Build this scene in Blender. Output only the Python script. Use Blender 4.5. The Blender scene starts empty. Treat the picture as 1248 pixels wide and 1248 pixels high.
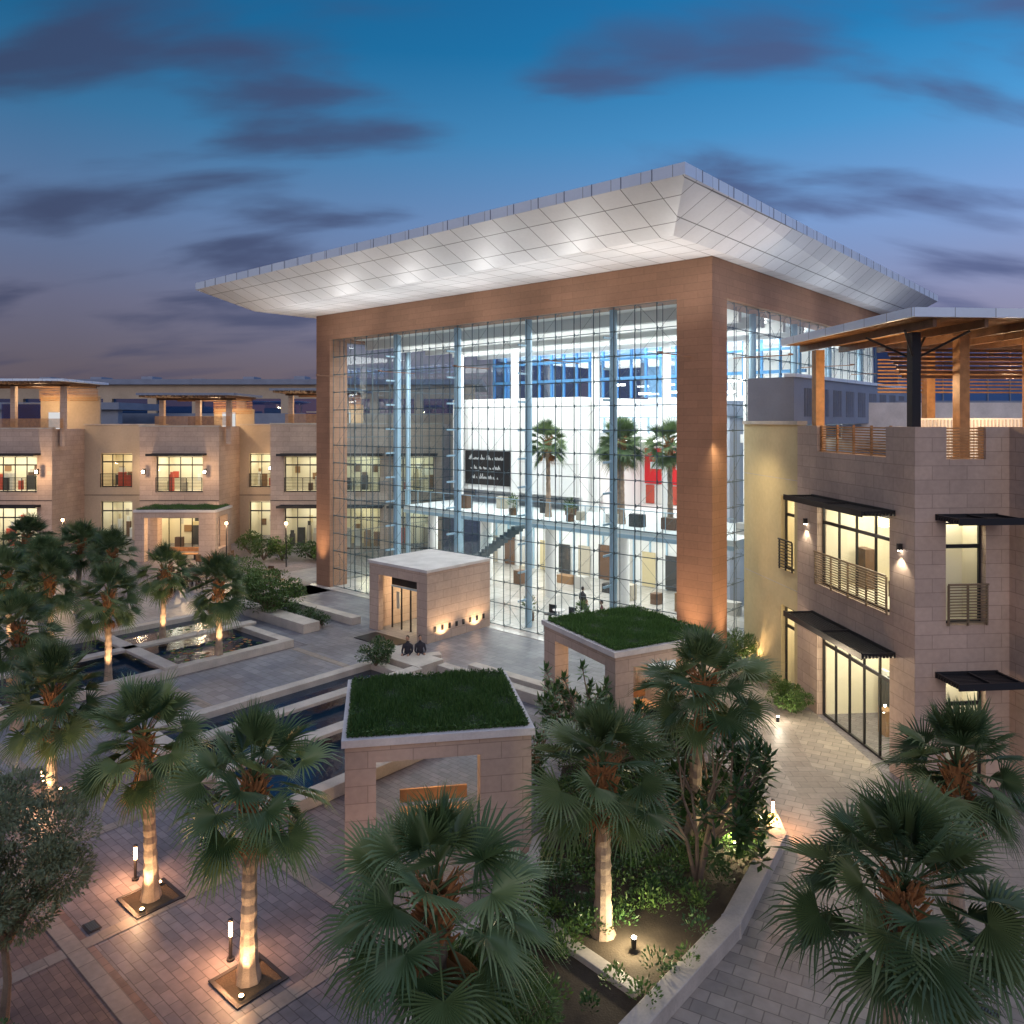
import bpy, math, random
from mathutils import Vector, Matrix
random.seed(7)
R=random.random
def U(a,b): return a+(b-a)*random.random()
scene=bpy.context.scene
F=939.0; H=11.0; Y0=513.0
def P(px,py,z=0.0):
    Y=F*(H-z)/(py-Y0); return ((px-624)/F*Y, Y)

# ------------------------------------------------------------ materials
def newmat(name):
    m=bpy.data.materials.new(name); m.use_nodes=True
    nt=m.node_tree; nt.nodes.clear()
    out=nt.nodes.new('ShaderNodeOutputMaterial')
    return m,nt,out
def N(nt,t,**k):
    n=nt.nodes.new(t)
    for a,b in k.items(): setattr(n,a,b)
    return n
def mat(name,c,rough=0.7,var=0.25,nscale=1.5,brick=None,mode='wall',bump=0.15,metal=0.0,mortar=0.55,offset=0.5,c2=None,spec=0.4,rot=0.0):
    m,nt,out=newmat(name); L=nt.links.new
    b=N(nt,'ShaderNodeBsdfPrincipled'); L(b.outputs[0],out.inputs[0])
    b.inputs['Roughness'].default_value=rough; b.inputs['Metallic'].default_value=metal
    b.inputs['Specular IOR Level'].default_value=spec
    if var<=0 and not brick:
        b.inputs['Base Color'].default_value=(*c,1); return m
    tc=N(nt,'ShaderNodeTexCoord')
    n1=N(nt,'ShaderNodeTexNoise'); n1.inputs['Scale'].default_value=nscale; n1.inputs['Detail'].default_value=5
    n2=N(nt,'ShaderNodeTexNoise'); n2.inputs['Scale'].default_value=nscale*14; n2.inputs['Detail'].default_value=3
    L(tc.outputs['Object'],n1.inputs['Vector']); L(tc.outputs['Object'],n2.inputs['Vector'])
    ad=N(nt,'ShaderNodeMath',operation='MULTIPLY_ADD'); L(n2.outputs[0],ad.inputs[0]); ad.inputs[1].default_value=0.45
    L(n1.outputs[0],ad.inputs[2])
    mr=N(nt,'ShaderNodeMapRange'); L(ad.outputs[0],mr.inputs[0])
    mr.inputs[1].default_value=0.45; mr.inputs[2].default_value=1.0
    mr.inputs[3].default_value=1-var; mr.inputs[4].default_value=1+var
    mul=N(nt,'ShaderNodeVectorMath',operation='SCALE'); L(mr.outputs[0],mul.inputs['Scale'])
    hsrc=n2.outputs[0]
    if brick:
        sx=N(nt,'ShaderNodeSeparateXYZ'); L(tc.outputs['Object'],sx.inputs[0])
        cb=N(nt,'ShaderNodeCombineXYZ')
        if mode=='wall':
            a=N(nt,'ShaderNodeMath',operation='ADD'); L(sx.outputs[0],a.inputs[0]); L(sx.outputs[1],a.inputs[1])
            L(a.outputs[0],cb.inputs[0]); L(sx.outputs[2],cb.inputs[1])
        else:
            L(sx.outputs[0],cb.inputs[0]); L(sx.outputs[1],cb.inputs[1])
        vr=N(nt,'ShaderNodeVectorRotate'); vr.inputs['Angle'].default_value=rot; L(cb.outputs[0],vr.inputs['Vector'])
        bk=N(nt,'ShaderNodeTexBrick'); L(vr.outputs[0],bk.inputs['Vector'])
        bk.offset=offset; bk.inputs['Scale'].default_value=1
        bk.inputs['Brick Width'].default_value=brick[0]; bk.inputs['Row Height'].default_value=brick[1]
        bk.inputs['Mortar Size'].default_value=brick[2]; bk.inputs['Mortar Smooth'].default_value=0.1
        bk.inputs['Bias'].default_value=0
        cc2=c2 or tuple(x*0.72 for x in c)
        bk.inputs['Color1'].default_value=(*c,1); bk.inputs['Color2'].default_value=(*cc2,1)
        bk.inputs['Mortar'].default_value=(*[x*mortar for x in c],1)
        L(bk.outputs[0],mul.inputs[0])
        mm=N(nt,'ShaderNodeMath',operation='MULTIPLY_ADD'); L(bk.outputs['Fac'],mm.inputs[0]); mm.inputs[1].default_value=-1.5; L(n2.outputs[0],mm.inputs[2])
        hsrc=mm.outputs[0]
    else:
        mul.inputs[0].default_value=c
    L(mul.outputs[0],b.inputs['Base Color'])
    if bump>0:
        bp=N(nt,'ShaderNodeBump'); bp.inputs['Strength'].default_value=bump; bp.inputs['Distance'].default_value=0.02
        L(hsrc,bp.inputs['Height']); L(bp.outputs[0],b.inputs['Normal'])
    return m
def emis(name,c,s):
    m,nt,out=newmat(name); e=N(nt,'ShaderNodeEmission'); e.inputs[0].default_value=(*c,1); e.inputs[1].default_value=s
    nt.links.new(e.outputs[0],out.inputs[0]); return m
def glass(name,tint=(0.9,0.96,0.97),f0=0.05):
    # thin pane: Schlick reflectance from the absolute facing angle (same from both sides)
    m,nt,out=newmat(name); L=nt.links.new
    t=N(nt,'ShaderNodeBsdfTransparent'); t.inputs[0].default_value=(*tint,1)
    g=N(nt,'ShaderNodeBsdfGlossy'); g.inputs['Roughness'].default_value=0.015
    ge=N(nt,'ShaderNodeNewGeometry'); d=N(nt,'ShaderNodeVectorMath',operation='DOT_PRODUCT'); L(ge.outputs['Incoming'],d.inputs[0]); L(ge.outputs['Normal'],d.inputs[1])
    ab=N(nt,'ShaderNodeMath',operation='ABSOLUTE'); L(d.outputs['Value'],ab.inputs[0])
    su=N(nt,'ShaderNodeMath',operation='SUBTRACT'); su.inputs[0].default_value=1; L(ab.outputs[0],su.inputs[1])
    pw=N(nt,'ShaderNodeMath',operation='POWER'); L(su.outputs[0],pw.inputs[0]); pw.inputs[1].default_value=5
    a=N(nt,'ShaderNodeMath',operation='MULTIPLY_ADD'); a.use_clamp=True; L(pw.outputs[0],a.inputs[0]); a.inputs[1].default_value=1-f0; a.inputs[2].default_value=f0
    x=N(nt,'ShaderNodeMixShader'); L(a.outputs[0],x.inputs[0]); L(t.outputs[0],x.inputs[1]); L(g.outputs[0],x.inputs[2]); L(x.outputs[0],out.inputs[0])
    return m
def foliage(name,ca,cb,rough=0.5,transl=0.25):
    m,nt,out=newmat(name); L=nt.links.new
    g=N(nt,'ShaderNodeNewGeometry'); cr=N(nt,'ShaderNodeMix',data_type='RGBA')
    L(g.outputs['Random Per Island'],cr.inputs[0]); cr.inputs[6].default_value=(*ca,1); cr.inputs[7].default_value=(*cb,1)
    oi=N(nt,'ShaderNodeObjectInfo'); hs=N(nt,'ShaderNodeHueSaturation')
    mr=N(nt,'ShaderNodeMapRange'); L(oi.outputs['Random'],mr.inputs[0]); mr.inputs[3].default_value=0.8; mr.inputs[4].default_value=1.2
    L(mr.outputs[0],hs.inputs['Value']); L(cr.outputs[2],hs.inputs['Color'])
    b=N(nt,'ShaderNodeBsdfPrincipled'); b.inputs['Roughness'].default_value=rough; b.inputs['Specular IOR Level'].default_value=0.4
    L(hs.outputs[0],b.inputs['Base Color'])
    if transl>0:
        tr=N(nt,'ShaderNodeBsdfTranslucent'); L(hs.outputs[0],tr.inputs[0])
        x=N(nt,'ShaderNodeMixShader'); x.inputs[0].default_value=transl; L(b.outputs[0],x.inputs[1]); L(tr.outputs[0],x.inputs[2]); L(x.outputs[0],out.inputs[0])
    else: L(b.outputs[0],out.inputs[0])
    return m

M_stone=mat('sandstone_cladding',(0.48,0.365,0.295),0.75,0.20,0.45,brick=(1.1,0.42,0.010),c2=(0.42,0.32,0.26),mortar=0.6)
M_brown=mat('brown_stone_frame',(0.34,0.185,0.115),0.7,0.16,0.5,brick=(1.35,0.34,0.008),c2=(0.29,0.16,0.10),mortar=0.65)
M_yellow=mat('ochre_render',(0.52,0.43,0.245),0.85,0.14,0.4,bump=0.05)
M_tan=mat('tan_render',(0.46,0.375,0.275),0.85,0.14,0.4,bump=0.05)
M_coping=mat('coping_stone',(0.46,0.41,0.355),0.7,0.22,1.4,bump=0.12)
M_conc=mat('light_concrete',(0.56,0.53,0.51),0.7,0.16,1.2,bump=0.08)
M_white=mat('white_plaster',(0.80,0.80,0.79),0.6,0.0)
M_whitefl=mat('polished_floor',(0.50,0.48,0.45),0.16,0.15,0.7,brick=(1.2,1.2,0.02),mode='floor',offset=0,c2=(0.42,0.40,0.37),bump=0)
M_dark=mat('dark_metal',(0.025,0.025,0.028),0.45,0.0,metal=0.3)
M_bronze=mat('bronze_rail',(0.24,0.18,0.12),0.4,0.0,metal=0.4)
M_steel=mat('painted_steel',(0.38,0.55,0.68),0.35,0.0,metal=0.2)
M_rod=mat('steel_rod',(0.10,0.14,0.16),0.4,0.0,metal=0.4)
M_panel=mat('aluminium_soffit_panel',(0.70,0.70,0.72),0.42,0.07,0.5,brick=(1.25,1.25,0.02),mode='floor',offset=0,c2=(0.62,0.63,0.65),mortar=0.22,bump=0.12)
M_fascia=mat('aluminium_fascia',(0.72,0.82,0.92),0.35,0.05,0.6,brick=(1.25,3.0,0.014),mode='wall',offset=0,c2=(0.64,0.75,0.88),mortar=0.4,bump=0.05)
M_wood=mat('timber_slat',(0.42,0.22,0.09),0.55,0.3,4,bump=0.05)
M_wood2=mat('dark_timber',(0.14,0.075,0.04),0.55,0.3,4,bump=0.05)
M_grey=mat('grey_render',(0.24,0.28,0.36),0.6,0.1,1,bump=0.03)
M_greyroof=mat('grey_roof',(0.19,0.23,0.31),0.5,0.15,0.6,bump=0.03)
M_blueroof=mat('blue_glazed_roof',(0.05,0.13,0.32),0.3,0.1,0.4,bump=0)
M_red=mat('red_shopfront',(0.62,0.015,0.02),0.5,0.1,2,bump=0)
M_blk=mat('black_sign',(0.015,0.014,0.014),0.4,0.0)
M_cloth=mat('dark_cloth',(0.03,0.03,0.04),0.9,0.2,6,bump=0)
M_cloth2=mat('maroon_cloth',(0.12,0.03,0.035),0.9,0.2,6,bump=0)
M_skin=mat('skin',(0.42,0.25,0.17),0.6,0.0)
M_hair=mat('hair',(0.02,0.015,0.012),0.6,0.0)
M_paver=mat('brick_pavers',(0.20,0.18,0.19),0.5,0.38,0.30,brick=(0.42,0.21,0.010),mode='floor',c2=(0.135,0.125,0.14),mortar=0.4,bump=0.25)
M_paver2=mat('red_brick_pavers',(0.24,0.155,0.125),0.5,0.40,0.30,brick=(0.30,0.15,0.008),mode='floor',c2=(0.15,0.10,0.09),mortar=0.4,bump=0.25)
M_slab=mat('paving_slabs',(0.25,0.25,0.265),0.38,0.32,0.30,brick=(0.62,0.42,0.012),mode='floor',c2=(0.17,0.17,0.19),mortar=0.45,bump=0.2)
M_path=mat('stone_path_tiles',(0.33,0.285,0.24),0.5,0.34,0.30,brick=(0.50,0.33,0.012),mode='floor',c2=(0.22,0.195,0.17),mortar=0.45,bump=0.22,rot=0.5)
M_band=mat('stone_band',(0.29,0.25,0.215),0.5,0.30,0.5,brick=(0.6,0.35,0.012),mode='floor',c2=(0.225,0.19,0.165),mortar=0.5,bump=0.15)
M_ground=mat('asphalt_ground',(0.12,0.115,0.12),0.85,0.3,0.3,bump=0.1)
M_soil=mat('planting_soil',(0.06,0.045,0.03),0.95,0.4,2,bump=0.6)
M_lawn=mat('lawn_base',(0.018,0.035,0.012),0.95,0.4,4,bump=0.5)
M_trunk=mat('palm_trunk_bark',(0.34,0.25,0.18),0.9,0.4,4,bump=0.7)
M_boot=mat('palm_leaf_boots',(0.30,0.135,0.05),0.9,0.4,6,bump=0.6)
M_bark=mat('tree_bark',(0.17,0.125,0.09),0.9,0.35,5,bump=0.6)
M_bluecol=mat('blue_glazing_frame',(0.07,0.22,0.42),0.4,0.0)
M_palm=foliage('palm_frond_leaf',(0.045,0.09,0.035),(0.15,0.21,0.085),0.40,0.25)
M_dry=foliage('dry_palm_leaf',(0.36,0.145,0.045),(0.27,0.17,0.08),0.7,0.2)
M_leafd=foliage('broad_leaf_dark',(0.025,0.065,0.02),(0.065,0.125,0.035),0.35,0.15)
M_leaf=foliage('shrub_leaf',(0.045,0.10,0.02),(0.11,0.18,0.045),0.5,0.2)
M_olive=foliage('olive_leaf',(0.10,0.13,0.065),(0.18,0.21,0.12),0.6,0.25)
M_grass=foliage('grass_blade',(0.03,0.085,0.02),(0.08,0.16,0.035),0.6,0.15)
M_glass=glass('clear_glass')
M_glassh=glass('facade_glass',(0.90,0.98,0.99),0.085)
M_bluegl=glass('blue_glass',(0.25,0.48,0.78),0.2)
E_warm=emis('warm_ceiling_light',(1.0,0.80,0.50),17)
E_cool=emis('cool_ceiling_light',(1.0,0.92,0.72),17)
E_lamp=emis('lamp_lens',(1.0,0.60,0.28),32.0)
E_lampw=emis('white_lamp_lens',(1.0,0.9,0.75),40.0)
E_hall=emis('hall_light_strip',(1.0,0.98,0.95),14.0)
E_sign=emis('sign_letter',(1,1,1),0.7)
def water():
    m,nt,out=newmat('pool_water'); L=nt.links.new
    b=N(nt,'ShaderNodeBsdfPrincipled'); b.inputs['Base Color'].default_value=(0.006,0.022,0.045,1); b.inputs['Roughness'].default_value=0.09
    b.inputs['Specular IOR Level'].default_value=0.4
    tc=N(nt,'ShaderNodeTexCoord'); n=N(nt,'ShaderNodeTexNoise'); n.inputs['Scale'].default_value=5; n.inputs['Detail'].default_value=3
    bp=N(nt,'ShaderNodeBump'); bp.inputs['Strength'].default_value=0.25; bp.inputs['Distance'].default_value=0.03
    L(tc.outputs['Object'],n.inputs['Vector']); L(n.outputs[0],bp.inputs['Height']); L(bp.outputs[0],b.inputs['Normal']); L(b.outputs[0],out.inputs[0])
    return m
M_water=water()

# ------------------------------------------------------------ mesh builder
def link(o,parent=None):
    scene.collection.objects.link(o)
    if parent: o.parent=parent
    return o
def empty(name,loc=(0,0,0),rz=0.0):
    e=bpy.data.objects.new(name,None); e.location=loc; e.rotation_euler=(0,0,rz); e.empty_display_size=0.2
    return link(e)
class MB:
    def __init__(s,T=None): s.v=[];s.f=[];s.m=[];s.mats=[];s.T=T
    def mi(s,m):
        if m not in s.mats: s.mats.append(m)
        return s.mats.index(m)
    def add(s,pts,faces,m):
        k=len(s.v)
        if s.T: pts=[s.T(*p) for p in pts]
        s.v.extend([tuple(p) for p in pts]); i=s.mi(m)
        for f in faces: s.f.append(tuple(a+k for a in f)); s.m.append(i)
    def box(s,x0,x1,y0,y1,z0,z1,m):
        if x0>x1:x0,x1=x1,x0
        if y0>y1:y0,y1=y1,y0
        s.add([(x0,y0,z0),(x1,y0,z0),(x1,y1,z0),(x0,y1,z0),(x0,y0,z1),(x1,y0,z1),(x1,y1,z1),(x0,y1,z1)],
          [(0,3,2,1),(4,5,6,7),(0,1,5,4),(1,2,6,5),(2,3,7,6),(3,0,4,7)],m)
    def poly(s,pts,m): s.add(pts,[tuple(range(len(pts)))],m)
    def prism(s,p2,z0,z1,m):
        n=len(p2); s.add([(x,y,z0) for x,y in p2]+[(x,y,z1) for x,y in p2],
          [tuple(reversed(range(n))),tuple(range(n,2*n))]+[(i,(i+1)%n,n+(i+1)%n,n+i) for i in range(n)],m)
    def tube(s,p0,p1,r0,r1,m,n=8,cap=True):
        p0=Vector(p0);p1=Vector(p1);d=(p1-p0)
        if d.length<1e-6:return
        d.normalize(); a=Vector((0,0,1)) if abs(d.z)<0.9 else Vector((1,0,0))
        e=d.cross(a).normalized(); g=d.cross(e)
        pts=[];
        for p,r in((p0,r0),(p1,r1)):
            for i in range(n):
                t=2*math.pi*i/n; pts.append(p+e*(math.cos(t)*r)+g*(math.sin(t)*r))
        fs=[(i,(i+1)%n,n+(i+1)%n,n+i) for i in range(n)]
        if cap: fs+= [tuple(range(n)),tuple(range(n,2*n))]
        s.add(pts,fs,m)
    def beam(s,p,q,w,z0,z1,m):
        p=Vector(p[:2]);q=Vector(q[:2]);d=(q-p).normalized();n=Vector((-d.y,d.x))*w/2
        s.prism([tuple(p-n),tuple(q-n),tuple(q+n),tuple(p+n)],z0,z1,m)
    def mesh(s,name):
        me=bpy.data.meshes.new(name); me.from_pydata(s.v,[],s.f)
        for m in s.mats: me.materials.append(m)
        me.polygons.foreach_set('material_index',s.m); me.update(); return me
    def obj(s,name,parent=None,loc=(0,0,0),rz=0,bevel=0,smooth=False):
        me=s.mesh(name); o=bpy.data.objects.new(name,me); o.location=loc; o.rotation_euler=(0,0,rz); link(o,parent)
        if smooth: me.polygons.foreach_set('use_smooth',[True]*len(me.polygons))
        if bevel:
            b=o.modifiers.new('bevel','BEVEL'); b.width=bevel; b.segments=2; b.limit_method='ANGLE'
        return o
def light(kind,name,loc,power,color,parent=None,size=0.1,target=None,spot=80,blend=0.6,sy=None):
    l=bpy.data.lights.new(name,kind); l.energy=power; l.color=color
    if kind in('POINT','SPOT'): l.shadow_soft_size=size
    if kind=='AREA':
        l.size=size
        if sy: l.shape='RECTANGLE'; l.size_y=sy
    if kind=='SPOT': l.spot_size=math.radians(spot); l.spot_blend=blend
    o=bpy.data.objects.new(name,l); o.location=loc; link(o,parent)
    if target is not None:
        o.rotation_euler=(Vector(target)-Vector(loc)).to_track_quat('-Z','Y').to_euler()
    return o
WARM=(1.0,0.66,0.36); NEUT=(1.0,0.88,0.68)

def wall(b,a0,a1,z0,z1,th,ops,m,d0=0.0):
    xs=sorted(set([a0,a1]+[v for o in ops for v in (o[0],o[1])])); 
    for i in range(len(xs)-1):
        x0,x1=xs[i],xs[i+1]; zs=[(o[2],o[3]) for o in ops if o[0]<=x0+1e-6 and o[1]>=x1-1e-6]; zs.sort()
        z=z0
        for q0,q1 in zs:
            if q0>z+1e-4: b.box(x0,x1,d0,d0+th,z,q0,m)
            z=max(z,q1)
        if z1>z+1e-4: b.box(x0,x1,d0,d0+th,z,z1,m)
SHELF=[mat('goods_%d'%i,c,0.6,0.0) for i,c in enumerate([(0.5,0.08,0.05),(0.45,0.40,0.32),(0.6,0.5,0.3),(0.05,0.05,0.05),(0.14,0.08,0.05),(0.75,0.74,0.7),(0.28,0.16,0.08),(0.5,0.48,0.45)])]
M_room=mat('room_wall',(0.76,0.69,0.54),0.8,0.0)
def window(b,a0,a1,z0,z1,th=0.35,depth=3.0,em=None,rail=False,awn=False,cols=None,ext=0.3,railm=None):
    em=em or E_warm; e=0.012; RM=railm or M_dark
    d=th*0.6; fw=0.07
    b.box(a0+e,a0+fw,d,d+0.08,z0,z1-e,M_dark); b.box(a1-fw,a1-e,d,d+0.08,z0,z1-e,M_dark)
    b.box(a0+fw,a1-fw,d,d+0.08,z1-fw,z1-e,M_dark); b.box(a0+fw,a1-fw,d,d+0.08,z0,z0+fw,M_dark)
    n=cols or max(1,round((a1-a0)/0.95))
    for i in range(1,n):
        x=a0+(a1-a0)*i/n; b.box(x-0.03,x+0.03,d+0.003,d+0.075,z0+fw,z1-fw,M_dark)
    zt=z1-(z1-z0)*0.24; b.box(a0+fw,a1-fw,d+0.006,d+0.07,zt-0.06,zt+0.06,M_dark)
    b.poly([(a0+fw,d+.04,z0+fw),(a1-fw,d+.04,z0+fw),(a1-fw,d+.04,z1-fw),(a0+fw,d+.04,z1-fw)],M_glass)
    r0=th+e; a0r=a0-ext;a1r=a1+ext; zt=z1+0.2; zb=z0-0.02; W=M_room
    b.box(a0r,a1r,r0+depth,r0+depth+0.05,zb,zt,W)
    b.box(a0r-0.05,a0r,r0,r0+depth,zb,zt,W); b.box(a1r,a1r+0.05,r0,r0+depth,zb,zt,W)
    b.box(a0r,a1r,r0,r0+depth,zb-0.05,zb,W); b.box(a0r,a1r,r0,r0+depth,zt,zt+0.05,W)
    k=max(1,int((a1-a0)/2.0))
    for i in range(k):
        x=a0+(a1-a0)*(i+0.5)/k
        b.poly([(x-.45,r0+.2*depth,zt-.03),(x+.45,r0+.2*depth,zt-.03),(x+.45,r0+.75*depth,zt-.03),(x-.45,r0+.75*depth,zt-.03)],em)
    x=a0
    while x<a1-0.3 and depth>1.2:
        w=U(0.25,0.7); h=U(0.15,0.5)*(z1-z0)
        if R()<0.7: 
            dd=U(0.8,depth-0.7); b.box(x,min(x+w,a1),r0+dd,r0+dd+0.35,zb,zb+h,random.choice(SHELF))
            if R()<.5: b.box(x+.05,min(x+w,a1)-.05,r0+dd+.05,r0+dd+0.2,zb+h,zb+h+U(.15,.5),random.choice(SHELF))
        if R()<0.5:
            b.box(x,min(x+w,a1),r0+depth-0.08,r0+depth-0.02,zb+h+0.2,zb+h+0.8,random.choice(SHELF))
        x+=w+U(0,0.4)
    if rail:
        nr=13 if railm else 9
        for k in range(nr):
            z=z0+0.1+k*1.12/nr; b.box(a0+0.02,a1-0.02,-0.14,-0.115,z,z+0.032,RM)
        b.box(a0,a1,-0.15,-0.10,z0+1.2,z0+1.26,RM)
        m=max(2,int((a1-a0)/1.1))
        for k in range(m+1):
            x=a0+0.03+(a1-a0-0.06)*k/m; b.box(x-0.025,x+0.025,-0.112,-0.06,z0,z0+1.2,RM)
    if awn:
        b.box(a0-0.35,a1+0.35,-0.02,-0.06,z1+0.10,z1+0.28,M_dark)
        q=0
        while q<0.95:
            b.box(a0-0.35,a1+0.35,-0.12-q,-0.19-q,z1+0.11,z1+0.20,M_dark); q+=0.115
        for x in (a0-0.33,(a0+a1)/2,a1+0.27): b.box(x,x+0.06,-0.065,-1.1,z1+0.205,z1+0.26,M_dark)
        b.box(a0-0.38,a1+0.38,-1.1,-1.14,z1+0.08,z1+0.28,M_dark)

# ------------------------------------------------------------ foliage makers
def palm_mesh(name,h,nleaf,seed,dry=5,petL=(0.65,1.05),fan=(0.62,0.90)):
    rs=random.Random(seed); b=MB(); u=rs.uniform
    lean=(u(-.12,.12),u(-.12,.12)); NS=26
    k=10
    verts=[];faces=[]
    for i in range(NS+1):
        t=i/NS; z=h*t; r=0.15+0.10*math.exp(-t*9)-0.025*t+(0.010 if i%2 else -0.006)
        if t>0.82: r+=0.06*(t-0.82)/0.18
        cx,cy=lean[0]*t*t*2,lean[1]*t*t*2
        for j in range(k):
            a=2*math.pi*j/k; rr=r*(1+u(-.06,.06)); verts.append((cx+rr*math.cos(a),cy+rr*math.sin(a),z))
    for i in range(NS):
        for j in range(k): faces.append((i*k+j,i*k+(j+1)%k,(i+1)*k+(j+1)%k,(i+1)*k+j))
    cut=int(NS*0.86)*k
    b.add(verts,faces[:cut],M_trunk); b.add(verts,faces[cut:],M_boot)
    top=Vector((lean[0]*2,lean[1]*2,h))
    for i in range(90):
        a=u(0,6.28); z=h-u(-0.05,0.85); r=0.17; o=Vector((top.x+r*math.cos(a),top.y+r*math.sin(a),z))
        q=o+Vector((math.cos(a)*u(.05,.22),math.sin(a)*u(.05,.22),u(.08,.34)))
        b.tube(o,q,0.035,0.010,M_boot,4)
    ga=2.39996
    for i in range(nleaf+dry):
        isdry=i>=nleaf
        t=i/nleaf
        if not isdry: el=math.radians(84-136*t**1.05)+u(-.15,.15)
        else: el=math.radians(u(-80,-60))
        az=i*ga+u(-.35,.35)
        L=u(*petL)*(0.7 if isdry else 1)*(0.8+0.25*min(1,t*3))
        d=Vector((math.cos(az)*math.cos(el),math.sin(az)*math.cos(el),math.sin(el)))
        p0=top+Vector((0,0,0.02-0.4*min(1,t)))
        sag=0.16*L*abs(math.cos(el))
        pm=p0+d*L*0.55+Vector((0,0,-sag*.3)); p1=p0+d*L+Vector((0,0,-sag))
        pmt=M_dry if isdry else M_palm
        b.tube(p0,pm,0.022,0.016,pmt,3,False); b.tube(pm,p1,0.016,0.011,pmt,3,False)
        fwd=((p1-pm).normalized()+Vector((0,0,-0.12*math.cos(el)))).normalized()
        side=fwd.cross(Vector((0,0,1)))
        if side.length<0.1: side=Vector((-math.sin(az),math.cos(az),0))
        side.normalize(); up=side.cross(fwd).normalized()
        tw=u(-.7,.7); side,up=(side*math.cos(tw)+up*math.sin(tw)),(up*math.cos(tw)-side*math.sin(tw))
        Rf=u(*fan)*(0.75 if isdry else 1); ns=30; span=math.radians(u(105,138) if not isdry else 50)
        if i<6: span*=0.35+0.08*i
        fold=u(0.2,0.7); dth=2*span/ns; droop=u(0.15,0.5)*(0.4+0.9*min(1,t*1.3))
        pts=[tuple(p1)];fc=[]
        def pt(th,r,off=0):
            p=p1+(fwd*math.cos(th)+side*math.sin(th))*r+up*(fold*abs(math.sin(th))*r*0.5+off)
            q=r/Rf; p.z-=droop*Rf*(max(0,q-0.5)**2)*2.2
            return tuple(p)
        for s in range(ns):
            th=-span+(s+0.5)*dth; rr=Rf*(0.76+0.24*math.cos(th*0.7))*u(.88,1.08); hw=dth*0.52; j=u(-.04,.04)
            k0=len(pts)
            pts+= [pt(th-hw,rr*.42,-.014),pt(th,rr*.42,.016),pt(th+hw,rr*.42,-.014),pt(th-hw*.42+j,rr*.75,-.004),pt(th+hw*.42+j,rr*.75,-.004),pt(th+j*2.5,rr*1.08,0)]
            fc+= [(0,k0,k0+1),(0,k0+1,k0+2),(k0,k0+3,k0+1),(k0+1,k0+3,k0+4),(k0+1,k0+4,k0+2),(k0+3,k0+5,k0+4)]
        b.add(pts,fc,pmt)
    for k in range(5):
        az=u(0,6.28); d=Vector((math.cos(az)*.5,math.sin(az)*.5,.5)); q=top+d*u(.5,.9); b.tube(top,q,.012,.008,M_dry,3,False)
        for m in range(12): 
            e=q+Vector((u(-.12,.12),u(-.12,.12),u(-.3,.05))); b.tube(q-d*u(0,.3),e,.006,.003,M_dry,3,False)
    return b.mesh(name)
PALMS={}
def palm(xy,h,var,rz=None,sc=1.0,z=0,name='fan_palm_tree',parent=None):
    X,Y=xy
    key=(var%4,round(h*2)/2)
    if key not in PALMS: PALMS[key]=palm_mesh('fan_palm_mesh',key[1],36+3*(var%3),100+key[0]*7+int(key[1]*10))
    o=bpy.data.objects.new(name,PALMS[key]); o.location=(X,Y,z); o.rotation_euler=(0,0,U(0,6.28) if rz is None else rz)
    s=h/key[1]; o.scale=(sc,sc,s); link(o,parent); return o
def leaf(b,p,d,n,L,W,m):
    d=d.normalized(); s=d.cross(n)
    if s.length<1e-3: s=Vector((1,0,0))
    s.normalize(); 
    b.add([p,p+d*L*.5+s*W*.5,p+d*L,p+d*L*.5-s*W*.5],[(0,1,2,3)],m)
def rv(rs):
    while True:
        v=Vector((rs.uniform(-1,1),rs.uniform(-1,1),rs.uniform(-1,1)))
        if 0.05<v.length<1: return v
def shrub(name,xy,rad,hh,n,L,W,m,seed=1,z=0,stems=6,trunk=None,clumps=26,parent=None,low=0.15,barkm=None):
    rs=random.Random(seed); b=MB(); barkm=barkm or M_bark
    tz=trunk or 0.1
    if trunk:
        b.tube((0,0,0),(0.05,0.03,trunk*0.5),0.09,0.07,barkm); b.tube((0.05,0.03,trunk*0.5),(0,0,trunk),0.07,0.055,barkm)
    cen=[]
    for i in range(clumps):
        v=rv(rs); v=v.normalized()*(v.length**0.5)
        c=Vector((v.x*rad*0.86,v.y*rad*0.86,tz+(hh-tz)*(low+(1-low)*(0.5+0.42*v.z)))); cen.append((c,rs.uniform(0.22,0.42)*rad))
    for c,r in cen[:max(stems,0)+6]:
        mid=Vector((c.x*0.4,c.y*0.4,tz+(c.z-tz)*0.45)); 
        b.tube((0,0,tz*0.9),mid,0.045*rad+0.01,0.025*rad+0.006,barkm,5,False); b.tube(mid,c,0.025*rad+0.006,0.006,barkm,5,False)
    for i in range(n):
        c,r=cen[rs.randrange(len(cen))]; v=rv(rs); v=v.normalized()*(v.length**0.35)
        p=c+Vector((v.x*r,v.y*r,v.z*r*0.8)); 
        if p.z<0.03: p.z=0.03
        d=(v.normalized()+rv(rs)*0.8+Vector((0,0,0.2))); nn=(rv(rs)*0.6+Vector((0,0,1)))
        leaf(b,p,d,nn,L*rs.uniform(.7,1.3),W*rs.uniform(.7,1.2),m)
    return b.obj(name,parent,(xy[0],xy[1],z))
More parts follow.
